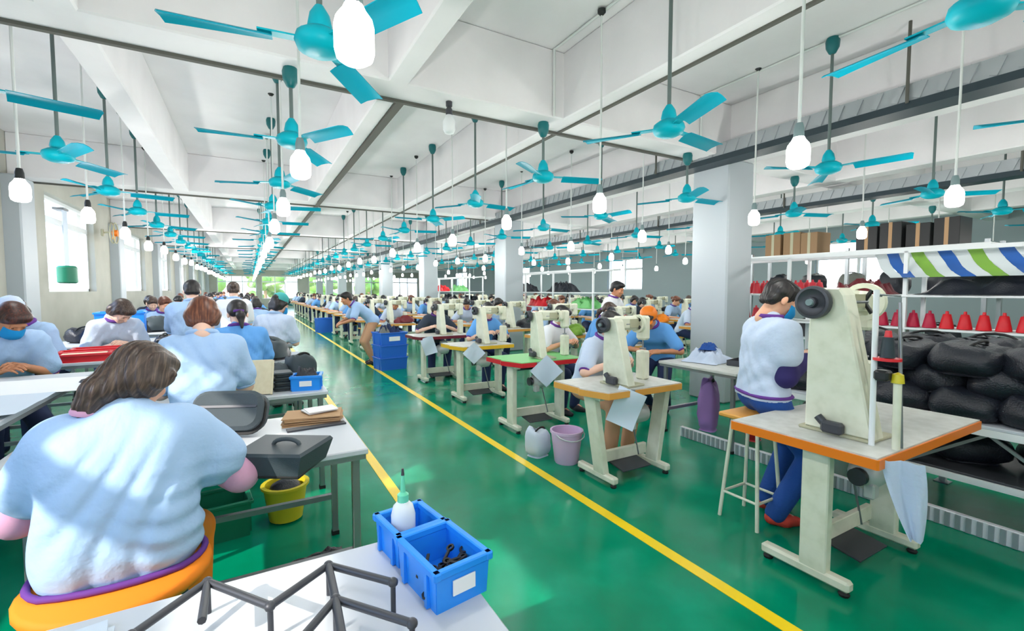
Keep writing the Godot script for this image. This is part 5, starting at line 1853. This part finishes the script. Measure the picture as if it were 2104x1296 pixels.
	for k in 11:
		for x in 2:
			spots.append([Vector3(6.3 + 0.16 * x, 1.443, -4.75 + 0.15 * k), 2, "pinkish red thread cone on the upper shelf, %s row, %s from the left" % [["front", "back"][x], ORD[k]], "upper shelf cones, %s row" % ["front", "back"][x]])
	for k in 6:
		spots.append([Vector3(6.3, 1.093, -4.75 + 0.15 * k), 2, "pinkish red thread cone on the lower shelf behind the masked man, %s from left" % ORD[k], "lower left cones"])
	for k in 14:
		spots.append([Vector3(6.3, 1.093, -2.62 + 0.14 * k), 1 if k < 5 else 0, "%s thread cone on the lower shelf above the black bags, %s from the left" % [["crimson", "bright red"][0 if k < 5 else 1], ORD[k if k < 5 else k - 5]], ["crimson lower cones", "bright red lower cones"][0 if k < 5 else 1]])
	for s in spots:
		if cones[s[1]] == null:
			cones[s[1]] = cone_spool(s[2], s[0], cm[s[1]], s[3])
		else:
			dup(cones[s[1]], "thread_cone", s[2], s[0], 0, s[3])
	rumpled("black cloth bundle on the upper shelf under the striped sheet", "cloth_bundle", "cloth", Vector3(6.4, 1.443, -1.5), 0.46, 1.3, 0.26, 0, "black_fabric", 81)
	rumpled("dull red bundle on the upper shelf above the crimson cones", "cloth_bundle", "cloth", Vector3(6.4, 1.443, -2.72), 0.42, 0.55, 0.2, 0, "darkred_edge", 82)
	var sp := thing("striped_sheet", "plastic sheet with white, blue and green diagonal stripes over the thread shelf", "sheet", Vector3(6.2, 1.93, -1.7))
	for k in 20:
		var z := -0.95 + k * 0.115
		var gg := []
		for a in 7:
			var r := []
			for b in 3:
				var v := a / 6.0
				r.append(Vector3(0.24 - 0.34 * v + 0.02 * sin(v * 9.0 + k), -0.3 * v - 0.04 * sin(v * PI), z + b * 0.058 + v * 0.3))
			gg.append(r)
		obj(sp, "stripe", MB.new().sheet(gg, 0.003), mat(["stripe_white", "stripe_blue", "stripe_white", "stripe_green"][k % 4]))
	# --- further shelves behind the columns
	for k in 2:
		var s2 := dup(sh, "storage_shelf", "white storage shelf of bundled goods %s" % ["beyond the standing worker in white", "furthest down the right side"][k], Vector3(6.45, 0, -9.3 - 6.2 * k))
		for q in 4:
			var mt: String = ["black_fabric", "red_plastic", "black_fabric", "green_top"][(q + k) % 4]
			var nm2: String = ["black", "red", "dark", "green"][(q + k) % 4]
			rumpled("%s goods bundle on the %s of the shelf %s" % [nm2, ["upper board", "lower board"][q % 2], ["beyond the standing worker", "furthest down the right"][k]], "goods_bundle", "goods", Vector3(6.45, 1.443 if q % 2 == 0 else 1.093, -10.6 - 6.2 * k + 0.85 * q), 0.46, 0.8, 0.26, 0, mt, 130 + q + k * 7)
	# --- high rack with cartons far right
	var hr := thing("carton_rack", "tall rack carrying cartons and dark crates far right", "rack", Vector3(9.1, 0, -4.0))
	for z in [-1.7, 0.0, 1.7]:
		for x in [-0.3, 0.3]:
			obj(hr, "post", MB.new().span(Vector3(x - 0.025, 0, z - 0.025), Vector3(x + 0.025, 2.2, z + 0.025)), mat("galv"))
	for y in [0.6, 1.4, 2.12]:
		obj(hr, "shelf_board", MB.new().span(Vector3(-0.35, y, -1.75), Vector3(0.35, y + 0.03, 1.75)), mat("frame_white"))
	for k in 7:
		var la := "%s, %s from the left on the tall rack" % ["brown carton" if k < 3 else "dark crate", ORD[k] if k < 3 else ORD[k - 3]]
		var t := thing("carton" if k < 3 else "dark_crate", la, "box", Vector3(9.1, 2.15, -5.35 + 0.34 * k + (0.55 if k >= 3 else 0.0)), rng.randf_range(-0.1, 0.1))
		var hh := rng.randf_range(0.3, 0.46)
		obj(t, "box_body", MB.new().box(Vector3(0, hh / 2, 0), Vector3(0.4, hh, 0.3), 0.006), mat("carton" if k < 3 else "black"))
		obj(t, "tape", MB.new().box(Vector3(0, hh / 2, 0), Vector3(0.404, hh + 0.004, 0.05)), mat("cream_dark" if k < 3 else "kraft"))
	for y in [0.63, 1.43]:
		for k in 5:
			bag("dark bag on the %s of the tall carton rack, %s from the left" % ["lower shelf" if y < 1 else "middle shelf", ORD[k]], Vector3(9.1, y, -5.3 + 0.62 * k), Vector3(0.4, 0.34, 0.36), k, "black_fabric" if (k + int(y)) % 3 else "grey_cloth", 90 + k) if k < 5 else null

# ------------------------------------------------------------------ the rows that recede down the hall
func build_far():
	# plain worker types, copied down the rows
	var types := []
	var looks := [["bob", "hair_black", "shirt_blue"], ["tail", "hair_brown", "shirt_sky"], ["short", "hair_black", "shirt_pale"], ["bun", "hair_auburn", "shirt_blue"], ["bob", "hair_black", "shirt_dark"]]
	for k in looks.size():
		var l: Array = looks[k]
		types.append({"cell": 0.022, "hair_cell": 0.012, "eyes": false, "hip": 0.62, "torso": 0.48, "lean": 0.2 + 0.05 * (k % 3), "nod": 0.35 + 0.12 * (k % 3), "look": 0.25 - 0.2 * (k % 3), "hair": l[0], "hair_mat": l[1], "shirt": l[2], "skin": ["skin", "skin_pale", "skin_tan"][k % 3], "trim": "purple" if k != 4 else ""})
	var protos := [null, null, null, null, null]
	var names := ["dark-haired", "brown ponytailed", "short-haired", "auburn-haired", "dark-shirted"]
	# left rows beyond the built benches
	var bench_a: Node3D
	var bench_b: Node3D
	var heap: Node3D
	for k in range(3, 22):
		var z := -5.4 - 1.45 * (k - 3)
		
		var la := "white bench left of the aisle, %s from the camera" % ORD[k] if k < 12 else "small distant white bench left of the aisle"
		if bench_a == null:
			bench_a = bench(la, -0.98, 0.47, z - 0.34, z + 0.34, 0.8)
		else:
			dup(bench_a, "work_bench", la, Vector3(-0.255, 0, z), 0, "" if k < 12 else "distant benches left of the aisle")
		for q in 2:
			var hl := "dark goods heaped on the %s bench left of the aisle, %s end" % [ORD[k] if k < 12 else "distant", ["wall", "aisle"][q]]
			var hp := Vector3(-0.6 + 0.78 * q, 0.8, z + 0.05 * q)
			if heap == null:
				heap = rumpled_thing(hl, hp)
			else:
				dup(heap, "goods_heap", hl, hp, k * 1.3 + q, "" if k < 12 else "goods on the distant benches, %s end" % ["wall", "aisle"][q])
		var wn: int = (k * 2 + 1) % 5
		var wl := "%s worker seen from behind at the %s bench left of the aisle" % [names[wn], ORD[k + 1] if k < 11 else "distant"]
		if k >= 6:
			place_worker(protos, types, wn, wl, Vector3(-0.1 + 0.28 * sin(k * 2.1), 0, z + 0.66), 0.1 * sin(k), "" if k < 11 else "distant %s workers left of the aisle" % names[wn])
	for k in range(0, 18):
		var z := -7.1 - 1.5 * k
		var la := "white bench by the left windows, %s beyond the red trays" % ORD[k] if k < 9 else "small distant white bench by the left windows"
		if bench_b == null:
			bench_b = bench(la, -2.15, -1.04, z - 0.35, z + 0.35, 0.88)
		else:
			dup(bench_b, "work_bench", la, Vector3(-1.595, 0, z), 0, "" if k < 9 else "distant benches by the left windows")
		if k > 0:
			dup(heap, "goods_heap", "dark goods heaped on the %s bench by the left windows" % (ORD[k] + " far" if k < 9 else "distant"), Vector3(-1.3, 0.88, z), k * 0.9, "" if k < 9 else "goods on the distant window benches")
		var wn: int = (k * 3) % 5
		if k > 0:
			place_worker(protos, types, wn, "%s worker facing the camera behind the %s window bench" % [names[wn], ORD[k] if k < 9 else "distant"], Vector3(-1.55 + 0.3 * sin(k * 1.7), 0.06, z - 0.75), PI + 0.3 * sin(k), "" if k < 9 else "distant %s workers by the windows" % names[wn])
	# right rows: plain tables with machines
	var tab: Node3D
	var piles := {}
	var mach: Node3D
	var rows := [[2.72, -8.75, 16, "beside the aisle"], [4.45, -4.75, 15, "in front of the columns"], [8.1, -6.2, 12, "behind the columns"], [9.7, -8.0, 10, "beyond the thread shelf"], [12.0, -8.0, 9, "near the right wall"]]
	for ri in rows.size():
		var r: Array = rows[ri]
		for k in range(1 if ri == 0 else 0, r[2]):
			var z: float = r[1] - 1.52 * k
			var o: String = ORD[k] if k < 12 else "distant"
			var la := "grey sewing table in the row %s, %s of that row" % [r[3], o]
			var gp := "" if k < 12 else "distant sewing tables %s" % r[3]
			if tab == null:
				tab = sewing_table(la, Vector3(r[0], 0, z), 0.95, 0.56, 0.12, "table_grey", "wood_edge", [-0.3, 0.3], gp, false)
			else:
				dup(tab, "sewing_table", la, Vector3(r[0], 0, z), 0, gp)
			la = "cream sewing machine in the row %s, %s of that row" % [r[3], o]
			gp = "" if k < 12 else "distant sewing machines %s" % r[3]
			if mach == null:
				mach = post_machine(la, Vector3(r[0], 0.76, z), 0.1, 0.5, 0.28, gp)
			else:
				dup(mach, "sewing_machine", la, Vector3(r[0] - 0.05, 0.76, z), rng.randf_range(-0.3, 0.3), gp)
			var gm: String = ["black_fabric", "leaf_green", "grey_cloth", "orange_cloth", "jeans", "darkred_edge"][(k * 5 + ri * 2) % 6]
			var gc: String = ["black", "green", "grey", "orange", "blue", "dark red"][(k * 5 + ri * 2) % 6]
			if not piles.has(gm):
				piles[gm] = rumpled_thing("%s work piled at the %s machine in the row %s" % [gc, o, r[3]], Vector3(r[0] + 0.27, 0.76, z + 0.08))
				for c in piles[gm].get_children():
					c.material_override = mat(gm)
				piles[gm].scale = Vector3.ONE * 0.75
			else:
				var pd := dup(piles[gm], "goods_heap", "%s work piled at the %s machine in the row %s" % [gc, o, r[3]], Vector3(r[0] + 0.27, 0.76, z + 0.08), k * 1.1, gp.replace("machines", "work piles") + ("" if gp == "" else ", " + gc))
				pd.scale = Vector3.ONE * 0.75
			var wn: int = (k * 2 + ri) % 5
			la = "%s worker behind the %s machine in the row %s" % [names[wn], o, r[3]]
			place_worker(protos, types, wn, la, Vector3(r[0] + 0.12 * sin(k * 2.0), 0, z - 0.62), PI + 0.35 * sin(k * 1.3 + ri), "" if k < 12 else "distant %s workers %s" % [names[wn], r[3]])

func place_worker(protos: Array, types: Array, k: int, lab: String, p: Vector3, turn: float, gp: String) -> void:
	if protos[k] == null:
		protos[k] = person(lab, p, turn, types[k], gp)
	else:
		dup(protos[k], "person", lab, p, turn, gp)
	if gp == "" and p.z > -17.0:
		seat_under(lab, p, turn)

func rumpled_thing(lab: String, p: Vector3) -> Node3D:
	var t := thing("goods_heap", lab, "goods", p)
	var n := FastNoiseLite.new()
	n.seed = 77
	n.frequency = 2.0
	for q in 2:
		var rings := []
		for i in 8:
			var u := i / 7.0
			var r := []
			for j in 14:
				var a := TAU * j / 14
				var sc := cos(u * PI / 2) * 0.95 + 0.05
				var pt := Vector3(cos(a) * 0.26 * sc, sin(u * PI / 2) * (0.16 + 0.04 * q), sin(a) * 0.2 * sc)
				pt *= 1.0 + 0.3 * n.get_noise_3dv(pt * 3.0 + Vector3.ONE * q)
				pt.y = maxf(pt.y, 0.0)
				r.append(pt + Vector3(0.14 * q - 0.07, 0.03 * q, 0.05 * q))
			rings.append(r)
		obj(t, "goods_piece", MB.new().loft(rings), mat("black_fabric" if q == 0 else "slate_fabric"))
	return t

func build_people():
	# the woman in the foreground, seen from behind, bent over the bench
	person("woman with long dark brown hair seen from behind, pale blue shirt, on the orange stool", Vector3(-0.39, 0, -1.93), 0.0, {
		"cell": 0.01, "shirt_cell": 0.0085, "hair_cell": 0.004, "hip": 0.66, "torso": 0.4, "lean": 0.14, "side": 0.0, "wide": 1.1, "loose": 0.012, "shirt_grow": 0.024, "hem": 0.07,
		"folds": 3, "nod": 0.42, "look": -0.45, "tilt": -0.2, "hair": "long", "hair_mat": "hair_brown", "skin": "skin", "shirt": "shirt_blue", "trousers": "orange_cloth",
		"right": Vector3(0.13, 0.84, -0.26), "left": Vector3(-0.1, 0.82, -0.3), "pole_r": Vector3(0.9, -0.6, 0.2), "pole_l": Vector3(-1.0, -0.55, 0.5), "sleeve": 0.52,
		"hem_trim": "purple", "arm_sleeve": "pink_sleeve", "arm_sleeve_from": 0.6, "foot_l": Vector3(-0.15, 0.08, -0.3), "foot_r": Vector3(0.15, 0.08, -0.3)})
	# the man at the nearest machine
	person("man with black hair and blue face mask leaning over the nearest tall sewing machine", Vector3(2.9, 0, -1.78), deg_to_rad(-90 - 30), {
		"cell": 0.011, "hair_cell": 0.005, "hip": 0.83, "torso": 0.47, "lean": -0.02, "curve": 0.12, "nod": 0.5, "look": 0.0, "hair": "short", "hair_mat": "hair_black", "shirt": "shirt_pale", "trousers": "jeans", "wide": 1.02,
		"left": Vector3(-0.12, 1.04, -0.34), "right": Vector3(0.08, 1.07, -0.24), "pole_r": Vector3(0.45, -0.5, 0.9), "sleeve": 0.5, "hem_trim": "purple", "arm_sleeve": "navy", "arm_sleeve_from": 0.56, "mask": "mask_blue", "shoes": "shoe_red", "loose": 0.008, "hem": 0.0, "folds": 4,
		"foot_l": Vector3(-0.1, 0.08, -0.1), "foot_r": Vector3(0.12, 0.08, -0.04)})
	# left benches
	var back := {"cell": 0.014, "hair_cell": 0.007, "hip": 0.72, "torso": 0.5, "lean": 0.1, "nod": 0.7, "hair": "bob", "hair_mat": "hair_auburn", "shirt": "shirt_blue", "skin": "skin_pale", "folds": 4, "loose": 0.004, "wide": 0.98, "left": Vector3(-0.1, 0.86, -0.36), "right": Vector3(0.1, 0.86, -0.36), "pole_l": Vector3(-0.45, -0.9, 0.25), "pole_r": Vector3(0.45, -0.9, 0.25), "trim": "shirt_blue", "eyes": false}
	person("auburn-haired worker seen from behind in a pale blue shirt beyond the cream board", Vector3(-0.26, 0, -3.3), 0.0, back)
	var b2 := back.duplicate()
	b2.merge({"hair": "tail", "hair_mat": "hair_black", "shirt": "shirt_sky", "hip": 0.66, "wide": 1.0, "cell": 0.018, "nod": 0.5, "trim": "purple"}, true)
	person("dark-haired worker in a bright blue shirt right behind the auburn-haired one", Vector3(-0.08, 0, -4.75), 0.1, b2)
	var b3 := back.duplicate()
	b3.merge({"hair": "bob", "hair_mat": "hair_black", "shirt": "shirt_pale", "hip": 0.7, "cell": 0.02, "nod": 0.45, "look": -0.5, "mask": "mask_blue", "cap": "mask_green"}, true)
	person("worker with a teal cap and pale shirt by the aisle end of a left bench", Vector3(0.2, 0, -6.15), -0.5, b3)
	var b4 := back.duplicate()
	b4.merge({"hair": "bun", "hair_mat": "hair_brown", "shirt": "shirt_white", "hip": 0.86, "cell": 0.02, "nod": 0.3}, true)
	person("brown-haired worker in a white shirt standing taller beyond the blue-shirted one", Vector3(-0.2, 0, -7.62), 0.0, b4)
	var b5 := back.duplicate()
	b5.merge({"hair": "short", "hair_mat": "hair_black", "shirt": "shirt_blue", "hip": 0.86, "wide": 1.2, "cell": 0.02, "nod": 0.4}, true)
	person("broad-shouldered dark-haired worker in pale blue, seen above the auburn head", Vector3(-0.55, 0, -6.2), 0.1, b5)
	var f := {"cell": 0.013, "hair_cell": 0.006, "hip": 0.74, "torso": 0.48, "lean": 0.3, "nod": 0.75, "look": 0.3, "hair": "tail", "hair_mat": "hair_reddish", "shirt": "shirt_blue", "skin": "skin_tan", "mask": "mask_blue", "folds": 4, "loose": 0.006, "left": Vector3(-0.14, 0.93, -0.34), "right": Vector3(0.14, 0.92, -0.38)}
	var f0 := f.duplicate()
	f0.merge({"wide": 0.95, "left": Vector3(-0.07, 0.93, -0.34), "right": Vector3(0.07, 0.92, -0.36), "pole_l": Vector3(-0.4, -0.9, 0.2), "pole_r": Vector3(0.4, -0.9, 0.2)}, true)
	person("woman with reddish dark hair bowed over her hands at the far-left bench edge", Vector3(-1.66, 0, -4.98), PI + 0.45, f0)
	var f2 := f0.duplicate()
	f2.merge({"hair": "short", "hair_mat": "hair_black", "mask": "mask_green", "skin": "skin", "cap": "shirt_pale", "look": -0.3, "nod": 0.5, "cell": 0.016}, true)
	person("worker in a pale cap and green mask behind the red trays", Vector3(-1.74, 0, -6.15), PI - 0.4, f2)
	var f3 := f0.duplicate()
	f3.merge({"hair": "bob", "hair_mat": "hair_brown", "skin": "skin_pale", "shirt": "shirt_pale", "look": 0.6, "nod": 0.9, "cell": 0.016}, true)
	f3.erase("mask")
	person("brown-haired worker in a pale shirt with purple collar bowed low behind the red trays", Vector3(-1.3, 0, -6.5), PI + 0.3, f3)
	crate("bright blue crate standing tall on the window bench beyond the red trays", Vector3(-1.32, 0.88, -7.0), Vector3(0.44, 0.36, 0.36), 0.1, "blue_plastic")
	# right tables
	var r := {"cell": 0.015, "hair_cell": 0.008, "hip": 0.6, "torso": 0.48, "lean": 0.22, "nod": 0.4, "hair": "bob", "hair_mat": "hair_black", "shirt": "shirt_pale", "skin": "skin_pale", "trousers": "trousers_tan", "left": Vector3(-0.15, 0.86, -0.36), "right": Vector3(0.15, 0.86, -0.38)}
	person("worker in a pale shirt and tan trousers half hidden behind the wood-edged table's machine", Vector3(2.78, 0, -3.42), PI + 0.2, r)
	var r1 := r.duplicate()
	r1.merge({"hair": "tail", "shirt": "shirt_white", "trousers": "jeans_dark", "skin": "skin"}, true)
	person("dark-haired worker in white behind the red-edged green table", Vector3(3.25, 0, -4.85), PI + 0.3, r1)
	var r2 := r.duplicate()
	r2.merge({"hair": "bun", "shirt": "shirt_sky", "trousers": "jeans_dark", "nod": 0.25, "look": -0.3}, true)
	person("worker in blue with hair up behind the yellow-edged table", Vector3(3.08, 0, -6.4), PI + 0.1, r2)
	var r3 := r.duplicate()
	r3.merge({"hair": "bob", "hair_mat": "hair_brown", "shirt": "shirt_dark", "trousers": "jeans_dark", "cell": 0.02}, true)
	person("brown-haired worker in dark clothes behind the dark-red-edged table", Vector3(2.85, 0, -7.85), PI - 0.1, r3)
	var st := {"cell": 0.018, "hair_cell": 0.01, "hip": 0.88, "torso": 0.5, "lean": 0.7, "nod": 0.3, "hair": "short", "hair_mat": "hair_black", "shirt": "shirt_blue", "skin": "skin_tan", "trousers": "trousers_tan", "left": Vector3(-0.12, 0.85, -0.6), "right": Vector3(0.12, 0.85, -0.6), "foot_l": Vector3(-0.1, 0.08, 0.0), "foot_r": Vector3(0.1, 0.08, 0.03)}
	person("worker in pale blue bending over beside the stack of blue crates", Vector3(2.15, 0, -9.5), PI / 2, st)
	var sd := st.duplicate()
	sd.merge({"lean": 0.08, "shirt": "shirt_white", "hair_mat": "hair_black", "trousers": "jeans_dark", "left": Vector3(-0.14, 1.0, -0.3), "right": Vector3(0.14, 1.0, -0.3)}, true)
	person("dark-haired worker in white standing beyond the machines near the second column", Vector3(5.0, 0, -5.7), PI + 0.4, sd)
	var ob := st.duplicate()
	ob.merge({"hip": 0.7, "lean": 0.55, "nod": 0.8, "cap": "orange_edge", "shirt": "shirt_sky", "trousers": "jeans_dark", "left": Vector3(-0.12, 0.8, -0.45), "right": Vector3(0.12, 0.8, -0.45)}, true)
	person("worker in an orange cap bowed low beside the nearest column", Vector3(4.35, 0, -4.0), PI / 2 + 0.5, ob)

var seat_src: Node3D

func seat_under(who: String, p: Vector3, turn: float) -> void:
	var i := who.find(" behind the ")
	if i < 0:
		i = who.find(" at the ")
	var lab := "plain stool at the " + who.substr(i).trim_prefix(" behind the ").trim_prefix(" at the ")
	var at := Vector3(p.x, p.y, p.z) + Basis(Vector3.UP, turn) * Vector3(0, 0, 0.03)
	if seat_src == null:
		seat_src = stool(lab, at, 0.16, 0.5, "wood_edge", "cream", "", false)
	else:
		dup(seat_src, "stool", lab, at, turn)
